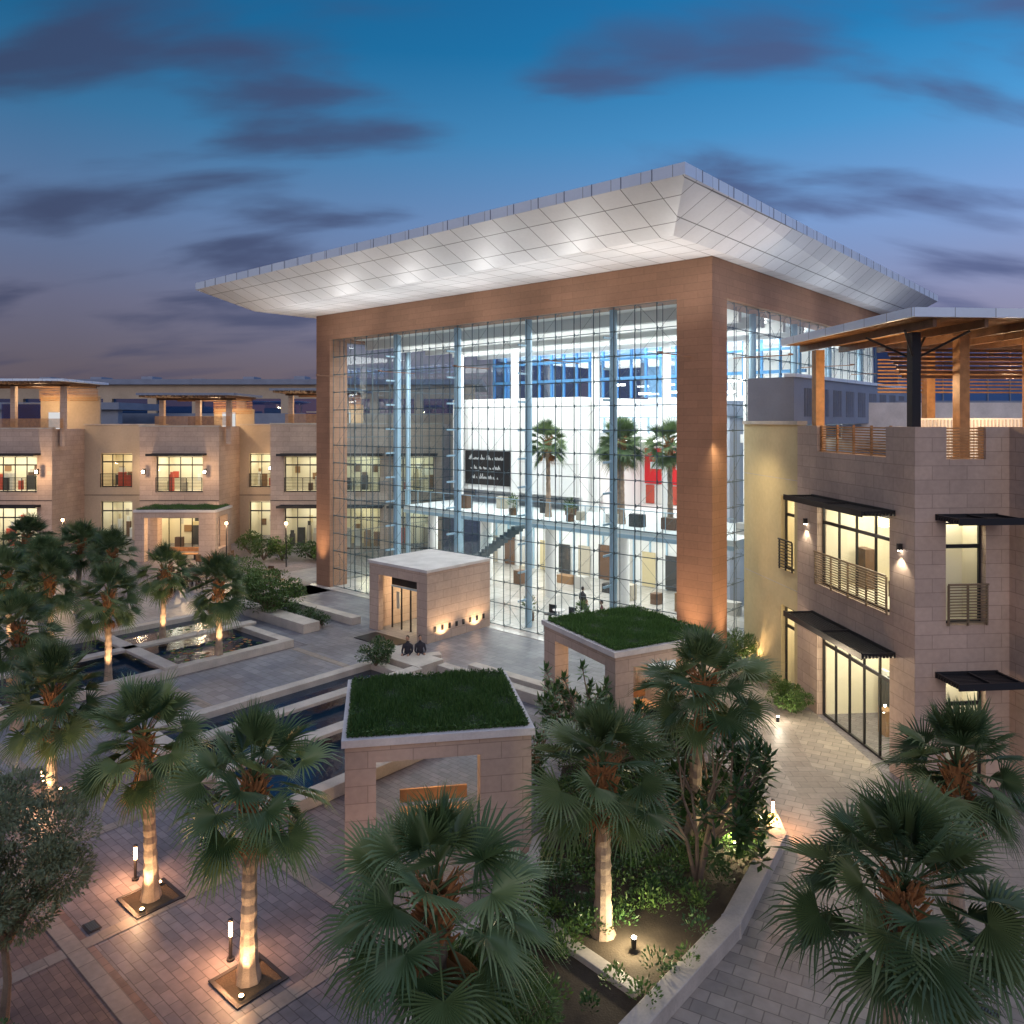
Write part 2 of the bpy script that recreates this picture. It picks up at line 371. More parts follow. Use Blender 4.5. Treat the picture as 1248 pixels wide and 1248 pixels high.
def plumeria(name,xy,rad,hh,nros,seed,z=0):
    rs=random.Random(seed); b=MB()
    tips=[]
    for k in range(4):
        a=k*1.6+rs.uniform(-.4,.4); q=Vector((math.cos(a)*.25,math.sin(a)*.25,hh*0.28)); b.tube((0,0,0),q,0.06,0.045,M_bark,6,False)
        for j in range(4):
            a2=a+rs.uniform(-.9,.9); q2=q+Vector((math.cos(a2)*rad*.4,math.sin(a2)*rad*.4,hh*rs.uniform(.06,.3))); b.tube(q,q2,0.045,0.03,M_bark,5,False)
            for l in range(max(2,nros//16)):
                a3=a2+rs.uniform(-1.2,1.2); q3=q2+Vector((math.cos(a3)*rad*rs.uniform(.1,.55),math.sin(a3)*rad*rs.uniform(.1,.55),hh*rs.uniform(-.12,.4))); b.tube(q2,q3,0.028,0.016,M_bark,5,False); tips.append(q3)
    for t in tips:
        for r in range(22):
            a=r*2.4; el=math.radians(75-95*r/20); d=Vector((math.cos(a)*math.cos(el),math.sin(a)*math.cos(el),math.sin(el)))
            leaf(b,t-Vector((0,0,0.014*r)),d,Vector((0,0,1))+d*0.2,rs.uniform(.22,.36),rs.uniform(.09,.14),M_leafd)
    return b.obj(name,None,(xy[0],xy[1],z))
def grass_patch(b,pts,z,n,hh,m,rs,L=0.05):
    a,bb,c,d=[Vector((*p,0)) for p in pts]
    for i in range(n):
        u,v=rs.random(),rs.random(); p=(a*(1-u)+bb*u)*(1-v)+(d*(1-u)+c*u)*v; p.z=z
        t=Vector((rs.uniform(-.5,.5),rs.uniform(-.5,.5),1)).normalized()*hh*rs.uniform(.4,1.5)*(0.75+.45*math.sin(p.x*3.1+1)*math.sin(p.y*2.7))
        s=Vector((rs.uniform(-1,1),rs.uniform(-1,1),0)).normalized()*L*.5
        b.add([p-s,p+s,p+t],[(0,1,2)],m)

# ============================================================ MAIN HALL
A=Vector((8.55,32.9,0)); RZ=math.atan2(-.659,.752)
def LW(s,t,z=0): return (A.x-.752*s+.659*t, A.y+.659*s+.752*t, z)
hall=empty('glass_entrance_hall_building',A,RZ)
WID=28.9; DEP=30.0; ZT=18.05; ZB=16.4
b=MB()
b.box(-1.7,0,0,1.4,0,ZB,M_brown); b.box(-WID,-27.4,0,1.4,0,ZB,M_brown)
b.box(-WID,0,0,1.4,ZB,ZT-0.003,M_brown)
b.box(-1.4,0,1.4,DEP,ZB,ZT-0.003,M_brown); b.box(-WID,-27.5,1.4,DEP,ZB,ZT-0.003,M_brown); b.box(-27.5,-1.4,DEP-1,DEP,ZB,ZT-0.003,M_brown)
b.obj('stone_frame',hall)
b=MB(); b.box(-WID-.3,.3,-.4,DEP+.3,-0.3,0.006,M_whitefl); b.obj('hall_floor',hall)
hz=8.7; CZ=11+hz
def tolocal(X,Y): 
    dx,dy=X-A.x,Y-A.y; return (.752*dx-.659*dy, .659*dx+.752*dy)
C=tolocal(.667*hz,2.97*hz); Lc=tolocal(-2.298*hz,5.59*hz); Rc=tolocal(3.392*hz,6.137*hz); Dc=(Lc[0]+Rc[0]-C[0],Lc[1]+Rc[1]-C[1])
outer=[C,Rc,Dc,Lc]
x1,y1=0.56,-4.3; x0=-WID-1.0; y2=Rc[1]-2.2
inner=[(x1,y1),(x1+0.3,y2),(x0,y2),(x0,y1+0.3)]
rb=MB()
zf=CZ-0.42
rb.add([(*p,zf) for p in outer]+[(*p,ZT) for p in inner],[(i,(i+1)%4,4+(i+1)%4,4+i) for i in range(4)],M_panel)
rb.poly([(*p,ZT) for p in inner],M_panel)
rb.obj('soffit_panels',hall)
rb=MB()
rb.add([(*p,zf) for p in outer]+[(*p,CZ) for p in outer],[(i,(i+1)%4,4+(i+1)%4,4+i) for i in range(4)],M_fascia)
rb.poly([(*p,CZ) for p in outer],M_fascia)
rb.obj('roof_fascia',hall)
rb=MB()
for i in range(4):
    p=Vector(outer[i]);q=Vector(outer[(i+1)%4]); n=int((q-p).length/1.25)
    for k in range(1,n):
        c=p+(q-p)*k/n; rb.box(c.x-.018,c.x+.018,c.y-.018,c.y+.018,zf+.005,CZ+.008,M_greyroof)
rb.obj('fascia_joints',hall)
g=MB(); rod=MB(); rs=random.Random(3)
def glaze(a0,a1,z0,z1,T,pw,ph,back=True):
    g.T=T; rod.T=T
    n=max(1,round((a1-a0)/pw)); m=max(1,round((z1-z0)/ph)); dx=(a1-a0)/n; dz=(z1-z0)/m
    for i in range(n):
        for j in range(m):
            e=.008; t=[rs.uniform(-.004,.004) for _ in range(3)]
            x0_,x1_=a0+i*dx+e,a0+(i+1)*dx-e; zz0,zz1=z0+j*dz+e,z0+(j+1)*dz-e
            g.poly([(x0_,t[0],zz0),(x1_,t[1],zz0),(x1_,t[1]+t[2],zz1),(x0_,t[0]+t[2],zz1)],M_glassh)
    for i in range(n+1):
        x=a0+i*dx; rod.box(x-.02,x+.02,.02,.05,z0,z1,M_rod)
        if back: rod.box(x-.012,x+.012,.55,.575,z0,z1,M_rod)
    for j in range(m+1):
        z=z0+j*dz; rod.box(a0,a1,.055,.08,z-.02,z+.02,M_rod)
        if not back: continue
        for i in range(n+1):
            x=a0+i*dx
            rod.box(x-.012,x+.012,.08,.55,z-.012,z+.012,M_rod); rod.box(x-.07,x+.07,.0815,.11,z-.02,z+.02,M_rod)
            rod.box(x-.02,x+.02,.0825,.12,z-.07,z+.07,M_rod)
    if back:
      for i in range(n):
        for j in range(m):
            if (i+j)%2==0 : rod.tube((a0+i*dx,.3,z0+j*dz),(a0+(i+1)*dx,.3,z0+(j+1)*dz),.009,.009,M_rod,3,False)
            elif rs.random()<.5: rod.tube((a0+(i+1)*dx,.3,z0+j*dz),(a0+i*dx,.3,z0+(j+1)*dz),.009,.009,M_rod,3,False)
glaze(-27.4,-1.7,0.05,ZB,lambda x,y,z:(x,y+.25,z),1.17,1.17)
glaze(1.4,24.0,0.05,ZB,lambda a,d,z:(-.25-d,a,z),1.3,1.17)
glaze(1.4,20.0,0.05,ZB,lambda a,d,z:(-WID+.25+d,a,z),1.55,1.6,False)
g.T=None; rod.T=None
g.obj('glass_panes',hall); rod.obj('cable_net',hall)
b=MB()
for s in (5.8,11.2,16.6,22.0):
    b.tube((-s,1.15,0),(-s,1.15,ZB),.19,.19,M_steel,16); b.tube((-s-.3,1.7,0),(-s-.3,1.7,ZB),.06,.06,M_steel,8)
    for k in range(1,11): b.box(-s-.04,-s+.04,.3,1.0,k*1.5-.05,k*1.5+.05,M_steel)
for t in (7,12.5,18,24): b.tube((-1.3,t,0),(-1.3,t,ZB),.17,.17,M_steel,16); b.tube((-WID+1.3,t,0),(-WID+1.3,t,ZB),.17,.17,M_steel,12)
b.obj('steel_posts',hall)
b=MB()
b.box(-27.6,-1.5,1.5,28.0,ZB+.1,ZB+.4,M_white)
for k in range(9): b.box(-27.5,-1.5,3+k*2.8,3.35+k*2.8,ZB-.5,ZB+.1,M_white)
b.box(-20,-1.6,27.8,28.1,0,ZB,M_white)
b.box(-27.5,-2,6.5,27.7,4.45,4.9,M_white)
b.box(-27.0,-15.1,11,11.4,5.9,12.6,M_white); b.box(-27.0,-15.1,11.4,27,12.3,12.6,M_white); b.box(-15.4,-15.1,11.4,27,4.9,12.3,M_white)
b.box(-27.0,-15.1,13.5,13.8,4.9,5.9,M_white)
b.box(-15.1,-2,19,19.4,4.9,12.6,M_white); b.box(-15.1,-2,19.4,27,12.3,12.6,M_white)
b.box(-27,-2,14,14.3,0,4.45,M_white)
for s in (4,9.4,14.8,20.2,25.6):
    b.tube((-s,7.6,0),(-s,7.6,4.45),.35,.35,M_white,20); b.tube((-s,12.5 if s<15 else 10.4,4.9),(-s,12.5 if s<15 else 10.4,ZB-.5),.28,.28,M_white,20)
b.box(-15.0,-2.1,13.2,18.9,9.7,10.2,M_white)
b.obj('hall_interior_walls',hall)
b=MB()
for k in range(6):
    for j in range(4): b.box(-26.5+k*4.3,-23.4+k*4.3,3.7+j*5.6,4.5+j*5.6,ZB-.08,ZB-.04,E_hall)
for k in range(6): b.box(-26+k*4.2,-24+k*4.2,8.5,8.8,4.38,4.44,E_hall)
for k in range(9):
    x=-14.4+k*1.4; b.box(x,x+.9,14.0+(k%3),14.12+(k%3),13.4-(k%2)*.6,13.52-(k%2)*.6,E_hall)
for k in range(7): b.box(-14+k*1.7,-12.9+k*1.7,14.2,14.4,9.62,9.69,E_hall)
b.obj('hall_light_strips',hall)
b=MB() # wall joints & reveals
for k in range(9): b.box(-26.9+k*1.45,-26.87+k*1.45,10.975,10.999,5.9,12.6,M_conc)
for z in (8.1,10.4): b.box(-27,-15.1,10.97,10.998,z,z+.03,M_conc)
for k in range(11): b.box(-14.6+k*1.15,-14.45+k*1.15,13.1,13.19,10.2,11.2,M_steel)
b.box(-15,-2.1,13.05,13.12,11.2,11.26,M_steel)
for k in range(20): b.box(-26.5+k*1.25,-26.4+k*1.25,13.88,13.99,.01,4.4,M_steel)
b.obj('wall_joints_and_gallery_rail',hall)
b=MB()
for k in range(22):
    x=-27+k*1.18; b.box(x,x+.12,15.5,15.7,12.6,ZB,M_bluecol)
b.box(-27,-1.8,15.45,15.72,13.9,14.1,M_bluecol); b.box(-27,-1.8,15.45,15.72,15.3,15.45,M_bluecol)
b.poly([(-27,15.6,12.6),(-10,15.6,12.6),(-10,15.6,ZB),(-27,15.6,ZB)],M_bluegl)
b.obj('clerestory_glazing',hall)
b=MB()
b.poly([(-27.4,6.45,4.7),(-2,6.45,4.7),(-2,6.45,6.0),(-27.4,6.45,6.0)],M_glass)
b.box(-27.4,-2,6.42,6.48,6.0,6.05,M_steel)
for k in range(20): b.box(-27.3+k*1.33,-27.27+k*1.33,6.46,6.5,4.9,6.0,M_steel)
b.box(-27.4,-2,6.38,6.44,4.4,4.62,M_steel)
b.obj('glass_balustrade',hall)
b=MB()
b.box(-25.6,-21.1,10.9,10.96,6.3,8.8,M_blk)
for r in range(3):
    x=-25.2+.2*r; yv=8.15-r*.7
    while x<-21.7-.3*r:
        w=U(.06,.12); h=U(.08,.22)*(2 if R()<.2 else 1); b.tube((x,10.88,yv),(x+w*.4,10.88,yv+h),.014,.014,E_sign,3,False); b.tube((x+w*.4,10.88,yv+h),(x+w,10.88,yv-.02),.012,.012,E_sign,3,False)
        x+=w*(1 if R()<.85 else 3)
b.box(-14.9,-2.2,18.9,18.97,6.4,9.0,M_red)
for k in range(6): b.box(-14.4+k*2.1,-13.2+k*2.1,18.86,18.89,7.5,8.0,E_sign)
for k in range(12): b.box(-14.8+k*1.05,-14.1+k*1.05,18.9,18.96,4.95,6.3,SHELF[(0,5,0,3,0,1)[k%6]])
for k in range(14):
    x=-26+k*1.75; b.box(x,x+1.0,13.84,13.87,.05,U(2.0,2.6),SHELF[(1,4,7,2,3)[k%5]])
for k in range(12):
    x=-25+k*2.0; y=U(8.5,12.5); b.box(x,x+U(.5,1.4),y,y+.6,.01,U(.5,1.1),SHELF[(7,3,1,4,6)[k%5]])
    y=U(7.5,9.5); b.box(x,x+U(.4,1.0),y,y+.5,4.91,U(5.3,5.9),SHELF[(3,4,1,7)[k%4]])
for k in range(8):
    x=-11+k*1.2; y=U(2.6,5.5); b.box(x-.25,x+.25,y-.25,y+.25,.40,.46,M_dark); b.box(x-.25,x+.25,y+.2,y+.25,.46,.9,M_dark); b.box(x-.03,x+.03,y-.03,y+.03,.01,.4,M_dark)
    b.tube((x+.6,y,.01),(x+.6,y,.72),.03,.03,M_dark,6); b.tube((x+.6,y,.72),(x+.6,y,.75),.35,.35,M_conc,12)
b.obj('shopfronts_and_kiosks',hall)
b=MB()
for k in range(24): b.box(-21.5+k*.30,-21.2+k*.30,3.6,4.7,.2*k,.2*k+.22,M_rod)
b.add([(-21.6,3.55,.2),(-14.3,3.55,4.9),(-14.3,3.55,5.9),(-21.6,3.55,1.2)],[(0,1,2,3)],M_glass)
b.add([(-21.6,4.75,.2),(-14.3,4.75,4.9),(-14.3,4.75,5.9),(-21.6,4.75,1.2)],[(0,1,2,3)],M_glass)
b.obj('escalator',hall)
for k,(x,y,w,d) in enumerate([(-21,6,10,8),(-8,6,10,8),(-20,20,10,10),(-8,17,10,8)]):
    light('AREA','hall_ceiling_light',(x,y,ZB-.6),(1500,1300,900,1500)[k],(1,.99,.97),hall,size=w,sy=d)
for k in range(2): light('AREA','hall_lower_light',(-20+k*12,10.0,4.35),(650,520)[k],(1,.98,.92),hall,size=10,sy=4)
light('AREA','hall_shop_light',(-8,16,9.5),420,(1,.97,.92),hall,size=8,sy=3)
for s,t,r in ((15.3,8.0,0),(9.9,8.2,1),(6.9,8.6,2),(11.0,9.5,1)):
    w=LW(s,t); palm((w[0],w[1]),4.9,r+1,sc=1.0,z=4.91,name='indoor_palm_tree')
for s,t,z in ((17.6,7.2,4.91),(12.9,7.1,4.91),(24.5,2.4,.01),(9,3,.01),(12.0,2.2,.01),(4.2,3,.01)):
    w=LW(s,t); b=MB(); b.prism([(.25*math.cos(a*.785),.25*math.sin(a*.785)) for a in range(8)],0,.45,M_wood2)
    rs=random.Random(int(s*10))
    b.tube((0,0,.4),(0.03,0,.8),.03,.02,M_bark,5)
    for i in range(150):
        v=rv(rs); leaf(b,Vector((0,0,.9))+Vector((v.x*.3,v.y*.3,v.z*.42)),v+Vector((0,0,.5)),rv(rs)+Vector((0,0,1)),.25,.06,M_leaf)
    b.obj('potted_plant',None,(w[0],w[1],z))
# entrance box
eb=empty('entrance_vestibule',LW(12.9,-4.6),RZ)
b=MB(); ht=3.5
wall(b,-4.5,0,0,ht,.3,[(-3.75,-.75,0,2.95)],M_stone)
b.box(-.3,0,.3,4.55,0,ht,M_stone); b.box(-4.5,-4.2,.3,4.55,0,ht,M_stone)
b.box(-4.2,-.3,.3,4.55,ht-.25,ht-.05,M_conc)
b.box(-4.56,.06,-.06,4.5,ht,ht+.14,M_conc)
b.obj('stone_walls_and_roof',eb)
b=MB()
b.box(-3.75,-.75,.9,.98,2.3,2.95,M_dark); b.box(-3.75,-.75,.85,.88,2.2,2.3,M_steel)
for x in (-3.75,-3.0,-2.28,-1.55,-.80): b.box(x,x+.06,.88,.95,0.01,2.2,M_dark)
b.poly([(-3.75,.92,0.01),(-.75,.92,0.01),(-.75,.92,2.2),(-3.75,.92,2.2)],M_glass)
b.box(-3.3,-1.2,3.0,3.1,.02,2.5,M_room); b.box(-3.0,-1.5,1.5,2.4,3.1,3.15,E_warm)
b.box(-3.6,-3.35,1.1,1.15,1.0,1.9,SHELF[7])
b.obj('glass_doors',eb)
b=MB()
for k in range(8): b.box(0.004,.03,.45+k*.5,.60+k*.5,.5,.75,M_dark)
b.box(-3.6,-.9,-1.7,-.3,0.02,.035,M_dark)
b.obj('wall_grilles_and_mat',eb)
for y in (1.0,3.4): light('SPOT','wall_uplight',(.5,y,.1),190,WARM,eb,size=.05,target=(-.05,y,2.5),spot=120)
light('POINT','vestibule_light',(-2.2,1.9,2.6),170,WARM,eb,size=.2)
for (s,t,ts,tt) in ((.85,-.9,.85,0),(28.2,-.9,28.2,0),(-.9,.8,0,.8)):
    light('SPOT','pillar_uplight',(-s,t,.15),1700,WARM,hall,size=.08,target=(-ts,tt-.1,9),spot=50,blend=.9)
for s in (1,7,13,19,25): light('SPOT','soffit_uplight',(-s,-2.6,13.9),680,(1,.98,.96),hall,size=.3,target=(-s,-3.6,19),spot=165,blend=1)
for t in (2,10,18): light('SPOT','soffit_uplight',(2.6,t,13.9),400,(.92,.96,1),hall,size=.3,target=(2.8,t,19),spot=165,blend=1)
b=MB()
for s in (1,7,13,19,25): b.box(-s-.02,-s+.02,-2.6,-.02,13.78,13.82,M_brown); b.box(-s-.09,-s+.09,-2.68,-2.52,13.80,13.86,M_brown)
for t in (2,10,18): b.box(.02,2.6,t-.02,t+.02,13.78,13.82,M_brown); b.box(2.52,2.68,t-.09,t+.09,13.80,13.86,M_brown)
b.obj('uplight_brackets',hall)

# ============================================================ RIGHT BUILDING
NR=(11.97,22.9); RR=math.atan2(.09,1)
rb_=empty('sandstone_shop_building',(NR[0],NR[1],0),RR)
LF=lambda a,d,z:(d,a,z)
b=MB(LF)
wall(b,.35,7.6,0,10.82,.35,[(1.3,6.0,0,3.6),(1.3,6.0,4.9,8.0),(1.5,6.0,9.85,10.82)],M_stone)
b.T=None
wall(b,0,3.0,0,10.82,.35,[(.98,2.25,0,3.3),(.98,2.25,4.9,8.0),(1.0,2.25,9.85,10.82)],M_stone)
wall(b,3.0,9,0,10.82,.35,[(5,7.5,4.9,8),(5,7.5,0,3.4)],M_stone,d0=-1.0); b.box(3.0,3.35,-.65,.0,0,10.82,M_stone)
b.box(.35,9,.35,7.6,9.2,9.5,M_conc); b.box(.35,9,7.3,7.6,0,9.2,M_stone)
b.obj('stone_walls',rb_)
b=MB(LF); window(b,1.3,6.0,0,3.55,awn=True,cols=5,em=E_cool,ext=0); window(b,1.3,6.0,4.9,7.95,rail=True,awn=True,cols=4,em=E_cool,ext=0,railm=M_bronze)
b.T=None; window(b,.98,2.25,0,3.25,awn=True,depth=.7,cols=1,em=E_cool,ext=0); window(b,.98,2.25,4.9,7.95,rail=True,awn=True,depth=.7,cols=1,em=E_cool,ext=0,railm=M_bronze)
b.T=lambda a,d,z:(a,d-1,z); window(b,5,7.5,0,3.35,awn=True); window(b,5,7.5,4.9,7.95,rail=True,awn=True)
b.obj('windows_and_awnings',rb_)
for z in (3.0,7.4): light('POINT','room_light',(1.4,3.6,z),60,NEUT,rb_,size=.3)
b=MB()
b.T=LF
for k in range(11): b.box(1.5,6.0,.1,.15,9.87+k*.088,9.92+k*.088,M_wood)
for k in range(5): b.box(1.5+k*1.11,1.58+k*1.11,.16,.22,9.85,10.85,M_wood)
b.T=None
for k in range(11): b.box(1.0,2.25,.1,.15,9.87+k*.088,9.92+k*.088,M_wood)
b.obj('slatted_balustrade',rb_)
b=MB(); z=14.0
b.box(-.55,9,-.75,-.62,z,z+.22,M_fascia); b.box(-.55,-.42,-.62,7.9,z,z+.22,M_fascia); b.box(-.42,9,7.8,7.9,z,z+.22,M_fascia)
b.box(-.55,9,-.75,7.9,z+.22,z+.27,M_fascia)
for k in range(30): b.box(-.40,9,-.45+k*.28,-.39+k*.28,z-.02,z+.14,M_wood)
for k in range(6): b.box(.2+k*1.6,.32+k*1.6,-.55,7.8,z-.26,z-.025,M_wood2)
for x,y,m,w in ((.55,.9,M_dark,.14),(.5,6.9,M_wood,.17),(2.6,1.6,M_wood,.17),(5,1.6,M_wood,.17),(5,6.9,M_wood,.17)):
    b.box(x-w,x+w,y-w,y+w,9.5,z-.27,m)
for dx,dy in ((1,1),(-.8,-.8),(1.2,-.9),(-.8,1.3)): b.tube((.55,.9,12.9),(.55+dx,.9+dy,z-.3),.04,.04,M_dark,6)
for k in range(7): b.box(1.0,9,2.2+k*.16,2.26+k*.16,12.4+k*.16,12.5+k*.16,M_wood2)
b.obj('roof_pergola',rb_)
b=MB()
b.box(3.2,8.8,4.9,5.0,9.5,11.1,M_white)
for k in range(40): b.box(3.3+k*.14,3.35+k*.14,4.86,4.895,9.5,11.05,M_conc)
for k in range(10): b.box(3.0,9,7.0,7.06,12.1+k*.14,12.16+k*.14,M_wood)
b.obj('terrace_screens',rb_)
for x,y in ((1.6,3.5),(5.5,3.2)): light('POINT','terrace_light',(x,y,12.2),300,WARM,rb_,size=.15)
b=MB()
for (a,dd) in ((.65,1),(6.8,1)):
    b.box(-.14,-.002,a-.05,a+.05,7.05,7.25,M_dark); b.box(-.11,-.03,a-.03,a+.03,7.02,7.048,E_lampw)
b.obj('wall_sconces',rb_)
for a in (.65,6.8): light('SPOT','sconce_light',(-.16,a,6.9),60,NEUT,rb_,size=.04,target=(-.08,a,3),spot=110)
light('POINT','shopfront_light',(-1.6,3.6,2.9),260,(1,.80,.55),rb_,size=.3)
light('POINT','balcony_light',(-.7,3.6,7.6),50,NEUT,rb_,size=.3)
# ochre wing
ow=empty('ochre_render_wing',(0,0,0),0)
p=Vector((11.35,30.5));q=Vector((10.75,35.4)); d=(q-p); ln=d.length
ex,ey=d.x/ln,d.y/ln
TW=lambda a,dd,z:(p.x+ex*a+ey*dd, p.y+ey*a-ex*dd, z)
b=MB(TW)
wall(b,0,ln+.2,0,10.85,.3,[(.35,1.5,0,3.4),(.35,1.5,4.9,7.9)],M_yellow)
b.box(-.02,ln+.2,-.08,.35,10.85,11.0,M_coping)
for z in (4.2,8.6): b.box(0,ln+.2,-.004,.0,z,z+.03,M_coping)
b.obj('ochre_walls',ow)
b=MB(TW); window(b,.35,1.5,0,3.35,th=.3,awn=False,cols=1); window(b,.35,1.5,4.9,7.85,th=.3,rail=True,awn=False,cols=1); b.obj('ochre_windows',ow)
light('SPOT','wall_uplight',TW(3.6,-.6,.1),380,WARM,ow,size=.06,target=TW(3.6,.0,6),spot=100)
light('SPOT','wall_light',TW(2.4,-2.4,10.2),340,(1,.80,.48),ow,size=.2,target=TW(3.0,0,5.5),spot=110,blend=1)
gb=empty('grey_upper_storey_block',A,RZ)
b=MB()
b.T=lambda a,d,z:(2.2-d,a,z)
ops=[(4.6+k*1.9,5.9+k*1.9,11.2,12.5) for k in range(11)]
wall(b,3.5,27,10.86,12.95,.3,ops,M_grey)
b.box(3.3,27.3,-.1,.4,12.95,13.1,M_fascia)
for o in ops:
    b.box(o[0],o[1],.2,.22,o[2],o[3],M_bluegl)
    for k in range(4): b.box(o[0]+.3*k+.1,o[0]+.3*k+.16,-.05,.1,o[2],o[3],M_greyroof)
b.box(3.5,27,.3,2.0,10.7,10.8,M_grey)
b.T=None
b.box(.05,2.2,3.4,3.5,8,12.95,M_grey); b.box(.05,1.9,3.5,27,12.7,12.9,M_greyroof)
b.obj('walls_and_windows',gb)
bg=empty('retail_block',(0,0,0),0); b=MB()
b.box(13,60,46,47,0,11.3,M_grey); b.box(12.8,60,45.8,47,11.3,12.2,M_greyroof); b.box(17,60,38,45.8,0,9.6,M_grey)
b.box(16.8,60,37.7,45.8,9.6,10.0,M_coping); b.box(18,60,42,42.2,10,12.0,M_conc)
b.box(31,75,62,80,0,18.9,M_blueroof)
for k in range(24): b.box(31+k*1.8,31.1+k*1.8,61.9,61.99,12,18.9,M_greyroof)
b.add([(31,61,19.3),(75,61,19.3),(75,85,23),(31,85,21.2)],[(0,1,2,3)],M_blueroof); b.box(30.6,75,60.7,61,19.0,19.4,M_fascia)
b.obj('retail_block_walls',bg)

# ============================================================ LEFT BUILDINGS
def wing(name,X0,X1,Y,ztop,m,wins,depth=8,perg=None):
    e=empty(name,(X0,Y,0),0); b=MB(); ops=[]
    for (a0,a1,k) in wins:
        ops.append((a0,a1,0.0,3.6)); ops.append((a0,a1,4.9,8.0))
    W=X1-X0
    wall(b,0,W,0,ztop,.4,ops,m); b.box(0,.4,.4,depth,0,ztop,m); b.box(W-.4,W,.4,depth,0,ztop,m); b.box(.4,W-.4,.4,depth,9.2,9.5,M_conc)
    b.box(-.05,W+.05,-.06,.45,ztop,ztop+.12,M_coping); b.box(0,W,-.03,0,4.15,4.2,M_dark)
    b.obj('walls',e); b=MB()
    for (a0,a1,k) in wins:
        window(b,a0,a1,0,3.55,th=.4,awn=k,em=E_warm if R()<.4 else E_cool); window(b,a0,a1,4.9,7.95,th=.4,rail=True,awn=k,em=E_warm if R()<.3 else E_cool)
    b.obj('windows',e)
    if perg:
        a0,a1,z=perg; b=MB()
        b.box(a0-.3,a1+.3,-1.3,6,z+.16,z+.36,M_fascia if z>14 else M_greyroof)
        for k in range(int((a1-a0)/.45)): b.box(a0+.1+k*.45,a0+.2+k*.45,-1.6,5.9,z-.02,z+.155,M_wood2)
        for x in (a0+.7,a1-1.2,(a0+a1)/2): b.box(x,x+.4,.8,1.2,ztop-1.5,z-.2,M_stone)
        b.box(a0+.4,a1-.4,.95,1.1,z-.2,z-.025,M_wood2); b.box(a0+.4,a1-.4,5.1,5.3,z-.2,z-.025,M_wood2)
        mid=a0+(a1-a0)*.45
        b.box(mid,a1-.5,6,6.2,9.5,z-.9,M_tan); b.box(a0+.5,mid,7.2,7.3,9.5,z-1.6,M_bluegl); b.box(a0+.5,mid,7.4,7.6,9.5,z-1.5,M_grey)
        b.box(mid+.8,mid+2.0,5.9,5.94,9.5,11.8,E_sign)
        for k in range(9): b.box(a0+.6,a1-.6,.2,.25,ztop-.02+.13+k*.09,ztop+.17+k*.09,M_wood)
        for k in range(8): b.box(mid,a1-.6,5.8,5.86,z-1.3+k*.14,z-1.24+k*.14,M_wood)
        b.obj('pergola',e)
        light('POINT','terrace_light',(a0+(a1-a0)*.6,3,z-.9),560,WARM,e,size=.2)
    return e
wing('stone_shop_wing',-62,-39.4,66,10.3,M_stone,[(3,8.5,True),(10,14,True),(15.2,21.3,True)],perg=(13,24.0,14.2))
wing('recessed_shop_wing',-39.4,-31.9,71,10.6,M_tan,[(1.5,4.4,False)])
wing('stone_shop_wing',-31.9,-25.1,66,10.5,M_stone,[(1.4,5.4,True)],perg=(.6,8.3,13.0))
wing('recessed_shop_wing',-25.1,-20.7,71,10.6,M_tan,[(.9,3.0,False)])
wing('stone_shop_wing',-20.7,-6,66,10.7,M_stone,[(1.2,4.4,True),(6,9.4,True),(10.5,14,True)],perg=(.6,7.3,13.4))
for x,y,s in ((-33.5,70.3,1),(-22.0,70.2,1),(-26.0,65.3,1),(-40.2,65.2,2.0),(-31.2,65.3,1)):
    o=MB(); o.box(-.1,.1,-.12,.12,-.25,.25,M_dark); o.box(-.08,.08,-.18,-.121,-.1,.1,E_lampw); ob=o.obj('wall_lamp',None,(x,y,6.7))
    light('POINT','wall_lamp_light',(0,-.8,0),120*s,WARM,ob,size=.1)
fb=empty('long_distant_building',(0,0,0),0); b=MB()
wall(b,-95,-5,0,15.9,.5,[(-90+k*6,-85.2+k*6,12.0,14.0) for k in range(14)],M_tan,d0=104)
b.box(-95,-5,104.6,104.7,11.8,14.2,M_bluegl); b.box(-95,-5,104.7,130,0,11.8,M_grey); b.box(-96,-4,103.2,130,15.9,16.6,M_greyroof)
b.box(-60,-20,101,103.9,0,12,M_greyroof)
b.box(-95,-45,88,89,0,12.3,M_grey); b.box(-95.5,-44.5,87.2,98,12.3,13.1,M_greyroof)
for k in range(12): b.box(-93+k*7,-91.5+k*7,106,109,16.6,U(16.8,17.2),M_grey)
b.obj('walls_roof_windows',fb)

# ============================================================ GROUND
gr=MB(); gr.poly([(-1500,-200,-.012),(1500,-200,-.012),(1500,3000,-.012),(-1500,3000,-.012)],M_ground); gr.obj('ground')
def stp(name,rects,z,m):
    b=MB()
    for r in rects:
        s0,s1,t0,t1=r; b.poly([(-s1,t0,z),(-s0,t0,z),(-s0,t1,z),(-s1,t1,z)],m)
    return b.obj(name,None,A,RZ)
stp('plaza_pavement',[(-30,60,-45,45)],-.006,M_paver)
stp('red_brick_pavement',[(-12,6.5,-40,-24.0)],-.002,M_paver2)
stp('entrance_walkway',[(12.2,17.2,-48,-.4),(0,12.2,-8.2,-.5),(17.2,29,-8.5,-.5),(26.5,34,-48,6)],.002,M_slab)
stp('stone_paving_bands',[(s,s+.36,-44,-19.4) for s in (-7,-2.5,2,6.5,10.6)],.006,M_band)
stp('cross_paving_bands',[(-12,12,t,t+.36) for t in (-19.9,-24.5,-29,-33.5)]+[(12.2,17.2,t,t+.4) for t in (-9.5,-16,-22.5,-29)],.010,M_band)
pp=[P(*q) for q in ((850,860),(905,800),(985,862),(1058,925),(1112,985),(1300,1000),(1400,1400),(700,1400),(750,1252),(882,1142),(950,1020),(915,915))]
